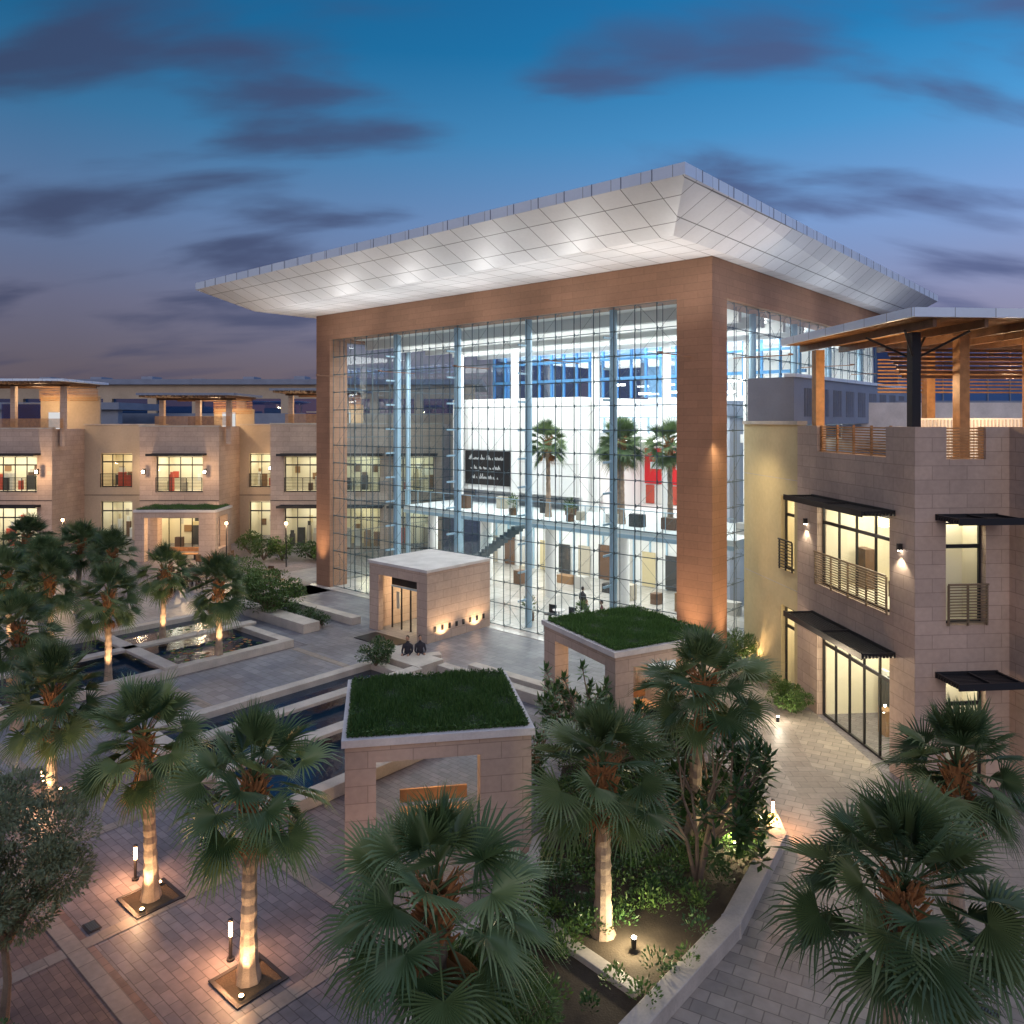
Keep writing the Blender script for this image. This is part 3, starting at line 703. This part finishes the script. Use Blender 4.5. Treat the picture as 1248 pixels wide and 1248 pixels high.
b=MB(); b.poly([(x,y,.010) for x,y in pp],M_path); b.obj('stone_path')
pp=[P(*q) for q in ((948,850),(990,935),(1130,1010),(1400,1040),(1400,1110),(1120,1060),(1000,1010),(930,900))]
b=MB(); b.poly([(x,y,.014) for x,y in pp],M_band); b.obj('path_border_pavement')
def pool(name,s0,s1,t0,t1,beams=(),cross=()):
    e=empty(name,A,RZ); b=MB(); w=.5
    b.box(-s1,-s0,t0,t0+w,0,.38,M_coping); b.box(-s1,-s0,t1-w,t1,0,.38,M_coping)
    b.box(-s1,-s1+w,t0+w,t1-w,0,.38,M_coping); b.box(-s0-w,-s0,t0+w,t1-w,0,.38,M_coping)
    for s in beams: b.box(-s-.28,-s+.28,t0-.6,t1+.3,.384,.52,M_coping)
    for (t,a,c) in cross: b.box(-c,-a,t,t+.6,.385,.52,M_coping)
    b.obj('coping',e,bevel=.02)
    b=MB(); b.box(-s1+w,-s0-w,t0+w,t1-w,.03,.13,M_water); b.obj('water',e)
    return e
pl=pool('reflecting_pool',17.4,26.0,-31,-9.2,(21.6,),((-15.5,17.4,26),(-22,17.4,26)))
pr=pool('reflecting_pool',3.4,12.1,-19.0,-8.6,(9.4,6.7),())
b=MB()
for k in range(110):
    x=-18.6-U(0,2.4); y=-14.6+U(0,4.6); b.tube((x,y,.132),(x,y,.150),U(.05,.14),.06,M_leaf if k%3 else M_boot,7)
for k in range(110):
    x=-22.2-U(0,3.0); y=-21+U(0,11); b.tube((x,y,.132),(x,y,.150),U(.05,.14),.06,M_leaf,7)
b.obj('lily_pads',pl)
b=MB(); 
b.box(-12.5,-9.3,-8.4,-6.9,0,.55,M_coping); b.box(-9.2,-2.6,-7.4,-6.9,0,.42,M_coping); b.box(-8.5,-2.9,-6.2,-5.7,0,.30,M_coping)
b.box(-28,-19,-7.6,-6.6,0,.5,M_coping); b.box(-27,-18.5,-4.9,-4.3,0,.4,M_coping)
b.obj('stone_bench_wall',None,A,RZ,bevel=.02)
bed=[(1.9,13.2),(4.6,16.5),(6.75,20.0),(6.9,21.6),(6.3,24.5),(4.2,25.2),(1.6,24.3),(.9,20.0),(.3,17.2),(-1.6,15.6),(-1.8,12.0),(.5,11)]
b=MB(); b.poly([(x,y,.12) for x,y in bed],M_soil); b.obj('planting_bed_soil')
b=MB()
cp=[(.6,11.6),(1.95,13.4),(4.7,16.5),(6.9,20.0),(7.1,21.8),(6.5,24.8)]
for i in range(len(cp)-1): b.beam(cp[i],cp[i+1],.42,0,.34,M_coping)
for x,y in cp[1:-1]: b.prism([(x+.235*math.cos(a*.785),y+.235*math.sin(a*.785)) for a in range(8)],0,.342,M_coping)
cq=[(.2,17.4),(1.2,15.9),(2.4,14.6)]
for i in range(2): b.beam(cq[i],cq[i+1],.3,0,.24,M_coping)
cq=[(-1.9,12),(-1.7,15.6),(.3,17.4),(.7,20)]
for i in range(3): b.beam(cq[i],cq[i+1],.32,0,.30,M_coping)
b.obj('planter_kerb',bevel=.015)
rs=random.Random(11); b=MB()
def inside(x,y,poly):
    c=False;j=len(poly)-1
    for i in range(len(poly)):
        xi,yi=poly[i];xj,yj=poly[j]
        if (yi>y)!=(yj>y) and x<(xj-xi)*(y-yi)/(yj-yi)+xi: c=not c
        j=i
    return c
cl=[]
while len(cl)<300:
    x,y=rs.uniform(-1.8,7),rs.uniform(11,25)
    if inside(x,y,bed) and not (y<16.4 and 0.6<x-(y-14)*.6<2.6 and rs.random()<.6): cl.append((x,y,rs.uniform(.15,.4),rs.uniform(.18,.65)))
for i in range(36000):
    x,y,r,h=cl[rs.randrange(len(cl))]; v=rv(rs)
    q=Vector((x+v.x*r*1.1,y+v.y*r*1.1,.12+h*.5+abs(v.z)*h*.7))
    leaf(b,q,v+Vector((0,0,.6)),rv(rs)+Vector((0,0,1)),rs.uniform(.06,.12),rs.uniform(.035,.055),M_leaf if (int(x*1.3)+int(y))%3 else M_leafd)
b.obj('groundcover_shrubs')

# ============================================================ PAVILIONS
def pavilion(loc,rz,w,d,ht,name='green_roof_pavilion',n=16000,pw=55):
    e=empty(name,(loc[0],loc[1],0),rz); b=MB()
    b.box(0,.75,0,.6,0,ht-.55,M_stone); b.box(w-1.3,w,0,.6,0,ht-.55,M_stone); b.box(0,.6,d-.8,d,0,ht-.55,M_stone); b.box(w-.6,w,d-.8,d,0,ht-.55,M_stone)
    b.box(w-.5,w,.6,d-.8,0,.9,M_stone)
    b.box(.0,w,0,.25,ht-.55,ht-.12,M_stone); b.box(0,w,d-.25,d,ht-.55,ht-.12,M_stone); b.box(0,.25,.25,d-.25,ht-.55,ht-.12,M_stone); b.box(w-.25,w,.25,d-.25,ht-.55,ht-.12,M_stone)
    b.box(.25,w-.25,.25,d-.25,ht-.5,ht-.3,M_conc)
    b.obj('stone_piers',e)
    b=MB(); q=.14
    b.box(-.08,w+.08,-.08,q,ht-.12,ht+.06,M_conc); b.box(-.08,w+.08,d-q,d+.08,ht-.12,ht+.06,M_conc)
    b.box(-.08,q,q,d-q,ht-.12,ht+.06,M_conc); b.box(w-q,w+.08,q,d-q,ht-.12,ht+.06,M_conc)
    b.obj('white_roof_edge',e)
    b=MB(); rs=random.Random(5); b.box(q,w-q,q,d-q,ht-.3,ht+.10,M_lawn)
    f=q-.02
    grass_patch(b,[(f,f),(w-f,f),(w-f,d-f),(f,d-f)],ht+.07,n,.17,M_grass,rs,.04)
    for i in range(n//5):
        sd=rs.randrange(4); t=rs.random(); z=ht+rs.uniform(.02,.17)
        pq={0:(f+(w-2*f)*t,f,z),1:(f+(w-2*f)*t,d-f,z),2:(f,f+(d-2*f)*t,z),3:(w-f,f+(d-2*f)*t,z)}[sd]
        leaf(b,Vector(pq),rv(rs),rv(rs),.12,.035,M_grass)
    b.obj('grass_roof',e)
    light('POINT','pavilion_light',(w/2,d/2,ht-.9),pw,WARM,e,size=.15)
    b=MB(); b.box(w*.3,w*.7,d*.3,d*.5,.40,.45,M_wood)
    for xx in (w*.32,w*.66): b.box(xx,xx+.08,d*.32,d*.48,0,.4,M_dark)
    b.box(w*.3,w*.7,d*.5,d*.515,.55,.9,M_wood); b.obj('timber_bench',e)
    return e
pavilion((-4.06,18.7),math.atan2(.8,4.56),4.62,4.35,3.2,n=34000,pw=80)
pavilion((3.46,25.8),math.radians(28),4.4,4.7,3.2,n=24000,pw=110)
pavilion((-29.4,60.0),0,6.3,3.4,4.0,n=5000,pw=420)
shrub('planter_bush',P(458,822),.75,1.2,3000,.10,.05,M_leafd,3,z=.3)

# ============================================================ TREES / PLANTS
def palmpx(bx,by,cz,var,sc=1.0): 
    x,y=P(bx,by); return palm((x,y),cz,var,sc=sc)
palmpx(303,1195,4.05,0,1.03); palmpx(184,1095,3.8,1,.95); palmpx(63,975,3.2,2,.93)
palmpx(132,840,3.9,3,.9); palmpx(198,790,3.8,0,.9); palmpx(267,808,3.65,1,.95)
def palmc(cx,cy,cz,var,sc=1.0):
    x,y=P(cx,cy,cz); return palm((x,y),cz,var,sc=sc)
for c in ((62,705,3.6,1,.9),(12,700,3.8,2,.9),(20,765,3.6,0,.9),(30,655,4,2),(95,662,4,1),(140,672,3.6,3),(52,680,3.5,0),(-40,700,3.8,2)): palmc(*c)
palmc(535,1070,4.0,0,1.18); palmpx(735,1145,3.75,3,1.15); palmc(845,825,4.4,1,1.15); palmc(1085,1065,4.0,2,1.14); palmc(1165,930,3.9,3,1.03)
plumeria('plumeria_tree',P(850,1085),1.5,4.1,60,1); plumeria('plumeria_tree',(2.1,24.6),1.4,3.0,48,2); plumeria('plumeria_tree',(5.3,20.0),1.2,3.3,48,3)
plumeria('plumeria_tree',(.2,21.9),.9,2.6,32,5); plumeria('plumeria_tree',(3.2,23.6),1.0,2.6,32,6)
shrub('olive_tree',(-9.3,14.1),1.35,4.4,24000,.10,.035,M_olive,4,trunk=1.5,clumps=60,low=.02)
shrub('feathery_tree',(-.5,11.7),1.15,2.7,14000,.11,.03,M_leaf,5,trunk=.6,clumps=44)
shrub('hedge_bush',(-8.7,12.2),.9,1.0,7000,.07,.035,M_leafd,6)
shrub('round_bush',P(330,752),1.7,2.6,7000,.15,.07,M_leaf,7); shrub('round_bush',P(300,728),1.6,2.4,4000,.15,.07,M_leaf,17)
shrub('ornamental_grass_bush',(10.1,34.4),.85,1.5,3600,.22,.03,M_leaf,8); shrub('shrub',P(962,822),.35,.7,900,.09,.04,M_leaf,9)
shrub('shrub',P(963,868),.8,.95,4600,.09,.045,M_leaf,10); shrub('shrub',P(940,838),.4,.6,900,.09,.04,M_leaf,12)
shrub('shrub',(15.2,21.0),.6,.9,1500,.09,.045,M_leaf,13)
for k in range(9):
    x=(-37,-35,-32.5,-21.5,-19.5,-18,-16,-14.5,-34)[k]; shrub('courtyard_bush',(x,61.5+U(-2,2)),U(.8,1.3),U(1.0,2.0),1300,.2,.1,M_leaf if k%2 else M_leafd,20+k)
for k in range(5): w=LW(19.5+k*1.5,-6+U(-.2,.2)); shrub('border_shrub',(w[0],w[1]),.5,.7,900,.12,.05,M_leafd,40+k,z=0)

def pit(bx,by):
    x,y=P(bx,by); e=MB(); h=.55
    e.box(-h,h,-h,-h+.09,0,.02,M_dark); e.box(-h,h,h-.09,h,0,.02,M_dark); e.box(-h,-h+.09,-h+.09,h-.09,0,.02,M_dark); e.box(h-.09,h,-h+.09,h-.09,0,.02,M_dark)
    e.box(-h+.09,h-.09,-h+.09,h-.09,0,.012,M_soil)
    for dx,dy in ((.36,-.36),(-.36,.36)): e.tube((dx,dy,.012),(dx,dy,.07),.06,.06,M_dark,10); e.tube((dx,dy,.071),(dx,dy,.08),.045,.045,E_lamp,10)
    o=e.obj('tree_pit_grate',None,(x,y,.012),RZ)
    light('SPOT','ground_uplight',(.36,-.36,.12),300,WARM,o,size=.04,target=(0,0,3.2),spot=85); light('POINT','ground_glow',(.45,-.48,.3),12,WARM,o,size=.04)
for q in ((303,1195),(184,1095),(63,975)): pit(*q)
for (bx,by) in ((132,840),(198,790),(267,808)):
    x,y=P(bx,by); light('SPOT','palm_uplight',(x+.4,y-.7,.6),420,WARM,None,size=.05,target=(x,y,3.2),spot=80)
for (cx,cy,cz) in ((62,705,3.6),(12,700,3.8)):
    x,y=P(cx,cy,cz); light('SPOT','palm_uplight',(x+.5,y-.9,.3),380,WARM,None,size=.05,target=(x,y,3.2),spot=80)
for x,y,pw in ((2.5,15.8,120),(5.6,19.3,90)): 
    o=MB(); o.tube((0,0,.1),(0,0,.3),.05,.06,M_dark,8); o.tube((0,0,.301),(0,0,.32),.05,.05,E_lampw,8); oo=o.obj('garden_spotlight',None,(x,y,.1))
    light('POINT','spotlight_glow',(0,0,.45),pw,(1,.85,.55),oo,size=.05)
o=MB(); o.tube((0,0,0),(0,0,.2),.06,.06,M_dark,8); o.tube((0,0,.201),(0,0,.22),.05,.05,E_lampw,8); oo=o.obj('garden_spotlight',None,(*P(948,880),.0)); light('POINT','spotlight_glow',(0,-.1,.5),50,NEUT,oo,size=.05)
BM=MB(); BM.tube((0,0,0),(0,0,.03),.08,.08,M_dark,12); BM.tube((0,0,.03),(0,0,.48),.035,.035,M_dark,12); BM.tube((0,0,.48),(0,0,.78),.035,.035,E_lamp,12); 
for a in range(4): BM.tube((.042*math.cos(a*1.57),.042*math.sin(a*1.57),.48),(.042*math.cos(a*1.57),.042*math.sin(a*1.57),.78),.005,.005,M_dark,4)
BM.tube((0,0,.78),(0,0,.82),.05,.045,M_dark,12)
bm=BM.mesh('bollard_lamp_mesh')
for q in ((281,1170),(165,1072),(52,972),(942,1012)):
    x,y=P(*q); o=bpy.data.objects.new('bollard_lamp',bm); o.location=(x,y,.012); link(o); light('POINT','bollard_light',(0,-.12,.63),120,(1,.45,.20),o,size=.05)
for q in ((112,1130),(1203,1233)):
    x,y=P(*q); b=MB(); b.box(-.2,.2,-.13,.13,0,.012,M_dark)
    for k in range(7): b.box(-.17+k*.05,-.15+k*.05,-.1,.1,.012,.02,M_rod)
    b.obj('drain_grate',None,(x,y,.014),RZ)
for k in range(10):
    x=-24+U(0,10); y=54+U(-5,6)
    b=MB(); b.tube((0,0,0),(0,0,.72),.04,.04,M_dark,6); b.tube((0,0,.72),(0,0,.75),.4,.4,M_wood2,14)
    for a in range(3):
        c=(.75*math.cos(a*2.1+k),.75*math.sin(a*2.1+k)); b.box(c[0]-.22,c[0]+.22,c[1]-.22,c[1]+.22,.42,.47,M_wood2); b.box(c[0]-.22,c[0]+.22,c[1]+.18,c[1]+.22,.47,.9,M_wood2)
        for dx in(-.2,.17):
            for dy in (-.2,.17): b.box(c[0]+dx,c[0]+dx+.03,c[1]+dy,c[1]+dy+.03,0,.42,M_dark)
    b.obj('cafe_table_set',None,(x,y,.0),U(0,3))
for x,y in ((-21.5,58),(-17,58),(-35,60)):
    o=MB(); o.tube((0,0,0),(0,0,3.2),.05,.04,M_dark,8); o.tube((0,0,3.2),(0,0,3.4),.09,.09,E_lamp,10); o.tube((0,0,3.4),(0,0,3.45),.16,.14,M_dark,10); oo=o.obj('courtyard_lamp',None,(x,y,0)); light('POINT','lamp_light',(0,-.3,3.2),300,WARM,oo,size=.1)

# ============================================================ PEOPLE
def person(loc,rz,pose='sit',cloth=M_cloth,z=0):
    e=empty('person',(loc[0],loc[1],z),rz)
    if pose=='sit':
        hz_=.45; V=[(0,0,hz_+.08),(0,-.02,hz_+.3),(0,-.03,hz_+.5),(0,-.02,hz_+.6),(0,0,hz_+.68),
          (.1,.05,hz_+.06),(.12,.45,hz_+.04),(.12,.47,.08),(.12,.6,.04),(-.1,.05,hz_+.06),(-.12,.43,hz_+.05),(-.12,.5,.08),(-.12,.63,.04),
          (.19,-.02,hz_+.48),(.24,.06,hz_+.22),(.14,.3,hz_+.16),(-.19,-.02,hz_+.48),(-.24,.06,hz_+.22),(-.14,.3,hz_+.16)]
    else:
        V=[(0,0,.95),(0,0,1.15),(0,0,1.38),(0,0,1.48),(0,0,1.56),(.1,0,.9),(.11,.06,.5),(.11,-.03,.08),(.11,.12,.04),(-.1,0,.9),(-.11,.02,.5),(-.11,-.1,.08),(-.11,.05,.04),
          (.19,0,1.38),(.24,0,1.1),(.22,.12,.88),(-.19,0,1.38),(-.24,0,1.1),(-.22,.1,.88)]
    E=[(0,1),(1,2),(2,3),(3,4),(0,5),(5,6),(6,7),(7,8),(0,9),(9,10),(10,11),(11,12),(2,13),(13,14),(14,15),(2,16),(16,17),(17,18)]
    rad=[.14,.13,.15,.06,.055,.09,.07,.045,.04,.09,.07,.045,.04,.06,.045,.032,.06,.045,.032]
    me=bpy.data.meshes.new('body'); me.from_pydata(V,E,[]); me.materials.append(cloth); o=bpy.data.objects.new('body',me); link(o,e)
    sk=o.modifiers.new('skin','SKIN')
    for i,v in enumerate(me.skin_vertices[0].data if me.skin_vertices else []): v.radius=(rad[i],rad[i])
    if me.skin_vertices: me.skin_vertices[0].data[0].use_root=True
    o.modifiers.new('s','SUBSURF').levels=1; o.modifiers['s'].render_levels=1
    hc=Vector(V[4])+Vector((0,.015,.11))
    h=MB()
    n=10
    for (cx,cy,cz,rx,ry,rz_,m) in ((0,0,0,.075,.095,.115,M_skin),(0,-.022,.025,.082,.095,.112,M_hair),(0,.095,-.01,.012,.018,.022,M_skin),(.076,0,0,.01,.02,.03,M_skin),(-.076,0,0,.01,.02,.03,M_skin)):
        pts=[];fs=[]
        for i in range(n+1):
            for j in range(n):
                a=math.pi*i/n; c=2*math.pi*j/n; pts.append((hc.x+cx+rx*math.sin(a)*math.cos(c),hc.y+cy+ry*math.sin(a)*math.sin(c),hc.z+cz+rz_*math.cos(a)))
        for i in range(n):
            for j in range(n): fs.append((i*n+j,i*n+(j+1)%n,(i+1)*n+(j+1)%n,(i+1)*n+j))
        h.add(pts,fs,m)
    h.obj('head',e,smooth=True)
    h=MB()
    for k in (15,18):
        q=Vector(V[k]); dn=Vector((0,.6,-.5)).normalized(); h.tube(q,q+dn*.09,.04,.035,M_skin,8)
        for f in range(4): 
            s=q+dn*.085+Vector((-.024+f*.016,0,0)); h.tube(s,s+dn*(.07-.008*abs(f-1.5))+Vector((0,0,-.015)),.009,.007,M_skin,5)
        h.tube(q+dn*.03+Vector((.03,0,0)),q+dn*.09+Vector((.055,0,0)),.01,.008,M_skin,5)
    h.obj('hands',e)
    return e
x,y=P(497,811); b=MB(); b.box(-.3,1.5,-.25,.25,0,.43,M_coping); b.obj('stone_seat',None,(x,y,0),.3,bevel=.02)
person((x,y-.05),math.pi-.2,'sit'); person((x+.55,y+.05),math.pi+.3,'sit',M_cloth)
for s,t,po,c in ((9.2,3.6,'sit',M_cloth),(8.4,3.9,'sit',M_cloth2),(10.0,4.4,'stand',M_cloth)):
    w=LW(s,t); person((w[0],w[1]),U(0,6),po,c,z=.006)
    if po=='sit':
        b=MB(); b.box(-.25,.25,-.25,.25,.35,.43,M_wood2); b.box(-.2,-.16,-.2,.2,0,.35,M_dark); b.box(.16,.2,-.2,.2,0,.35,M_dark); b.obj('stool',None,(w[0],w[1],.008))
for s,t in ((5.2,7.4),):
    w=LW(s,t); person((w[0],w[1]),math.pi,'stand',M_cloth,z=4.9)

# ============================================================ SKY / WORLD
wd=bpy.data.worlds.new('World'); scene.world=wd; wd.use_nodes=True; nt=wd.node_tree; nt.nodes.clear(); L=nt.links.new
out=N(nt,'ShaderNodeOutputWorld'); bgd=N(nt,'ShaderNodeBackground'); L(bgd.outputs[0],out.inputs[0]); bgd.inputs[1].default_value=1.0
tc=N(nt,'ShaderNodeTexCoord'); sp=N(nt,'ShaderNodeSeparateXYZ'); L(tc.outputs['Generated'],sp.inputs[0])
cr=N(nt,'ShaderNodeValToRGB'); L(sp.outputs[2],cr.inputs[0]); r=cr.color_ramp
stops=[(0,(.16,.125,.15)),(.06,(.17,.145,.195)),(.14,(.19,.20,.33)),(.24,(.15,.26,.50)),(.34,(.05,.23,.48)),(.43,(.008,.16,.38)),(.50,(.006,.13,.33)),(.62,(.30,.37,.60)),(1,(.48,.53,.75))]
r.elements[0].position=0; r.elements[0].color=(*stops[0][1],1); r.elements[1].position=1; r.elements[1].color=(*stops[-1][1],1)
for p_,c in stops[1:-1]: e=r.elements.new(p_); e.color=(*c,1)
mx=N(nt,'ShaderNodeMapRange'); L(sp.outputs[0],mx.inputs[0]); mx.inputs[1].default_value=-.5; mx.inputs[2].default_value=.6; mx.inputs[3].default_value=.68; mx.inputs[4].default_value=1.4
sc=N(nt,'ShaderNodeVectorMath',operation='SCALE'); L(cr.outputs[0],sc.inputs[0]); L(mx.outputs[0],sc.inputs['Scale'])
za=N(nt,'ShaderNodeMath',operation='ADD'); L(sp.outputs[2],za.inputs[0]); za.inputs[1].default_value=.30
dv=N(nt,'ShaderNodeVectorMath',operation='DIVIDE'); L(tc.outputs['Generated'],dv.inputs[0]); cb=N(nt,'ShaderNodeCombineXYZ'); L(za.outputs[0],cb.inputs[0]); L(za.outputs[0],cb.inputs[1]); cb.inputs[2].default_value=1; L(cb.outputs[0],dv.inputs[1])
mp=N(nt,'ShaderNodeMapping'); mp.inputs['Scale'].default_value=(1.6,4.3,0); mp.inputs['Rotation'].default_value=(0,0,-.10); mp.inputs['Location'].default_value=(8.15,4.4,0); L(dv.outputs[0],mp.inputs[0])
nz=N(nt,'ShaderNodeTexNoise'); nz.inputs['Scale'].default_value=1.2; nz.inputs['Detail'].default_value=5; nz.inputs['Roughness'].default_value=.46; nz.inputs['Distortion'].default_value=.25; L(mp.outputs[0],nz.inputs['Vector'])
cm=N(nt,'ShaderNodeMapRange'); cm.interpolation_type='SMOOTHSTEP'; L(nz.outputs[0],cm.inputs[0]); cm.inputs[1].default_value=.45; cm.inputs[2].default_value=.67; cm.inputs[3].default_value=0; cm.inputs[4].default_value=.85
cf=N(nt,'ShaderNodeMapRange'); L(sp.outputs[2],cf.inputs[0]); cf.inputs[1].default_value=.42; cf.inputs[2].default_value=.52; cf.inputs[3].default_value=1; cf.inputs[4].default_value=0
cf2=N(nt,'ShaderNodeMapRange'); L(sp.outputs[2],cf2.inputs[0]); cf2.inputs[1].default_value=.0; cf2.inputs[2].default_value=.14; cf2.inputs[3].default_value=.2; cf2.inputs[4].default_value=1
cmm=N(nt,'ShaderNodeMath',operation='MULTIPLY'); L(cm.outputs[0],cmm.inputs[0]); L(cf.outputs[0],cmm.inputs[1])
cm3=N(nt,'ShaderNodeMath',operation='MULTIPLY'); L(cmm.outputs[0],cm3.inputs[0]); L(cf2.outputs[0],cm3.inputs[1])
ccol=N(nt,'ShaderNodeVectorMath',operation='SCALE'); ccol.inputs[0].default_value=(.055,.075,.175); L(mx.outputs[0],ccol.inputs['Scale'])
mix=N(nt,'ShaderNodeMix',data_type='RGBA'); L(cm3.outputs[0],mix.inputs[0]); L(sc.outputs[0],mix.inputs[6]); L(ccol.outputs[0],mix.inputs[7])
sky=N(nt,'ShaderNodeTexSky'); sky.sky_type='NISHITA'; sky.sun_disc=False; sky.sun_elevation=math.radians(1.0); sky.sun_rotation=math.radians(190)
s2=N(nt,'ShaderNodeVectorMath',operation='SCALE'); L(sky.outputs[0],s2.inputs[0]); s2.inputs['Scale'].default_value=.01
ad=N(nt,'ShaderNodeVectorMath',operation='ADD'); L(mix.outputs[2],ad.inputs[0]); L(s2.outputs[0],ad.inputs[1]); L(ad.outputs[0],bgd.inputs[0])
sl=bpy.data.lights.new('sun','SUN'); sl.energy=.8; sl.angle=math.radians(35); sl.color=(1,.84,.77); so=bpy.data.objects.new('dusk_sun',sl); link(so)
so.rotation_euler=Vector((.10,.9,-.33)).to_track_quat('-Z','Y').to_euler()

# ============================================================ CAMERA
cam=bpy.data.cameras.new('camera'); cam.sensor_width=36; cam.lens=F/1248*36; cam.shift_y=-(624-Y0)/1248; cam.clip_start=.1; cam.clip_end=5000
co=bpy.data.objects.new('camera',cam); co.location=(0,0,H); co.rotation_euler=(math.pi/2,0,0); link(co); scene.camera=co
scene.view_settings.view_transform='Standard'; scene.view_settings.look='None'; scene.view_settings.exposure=0
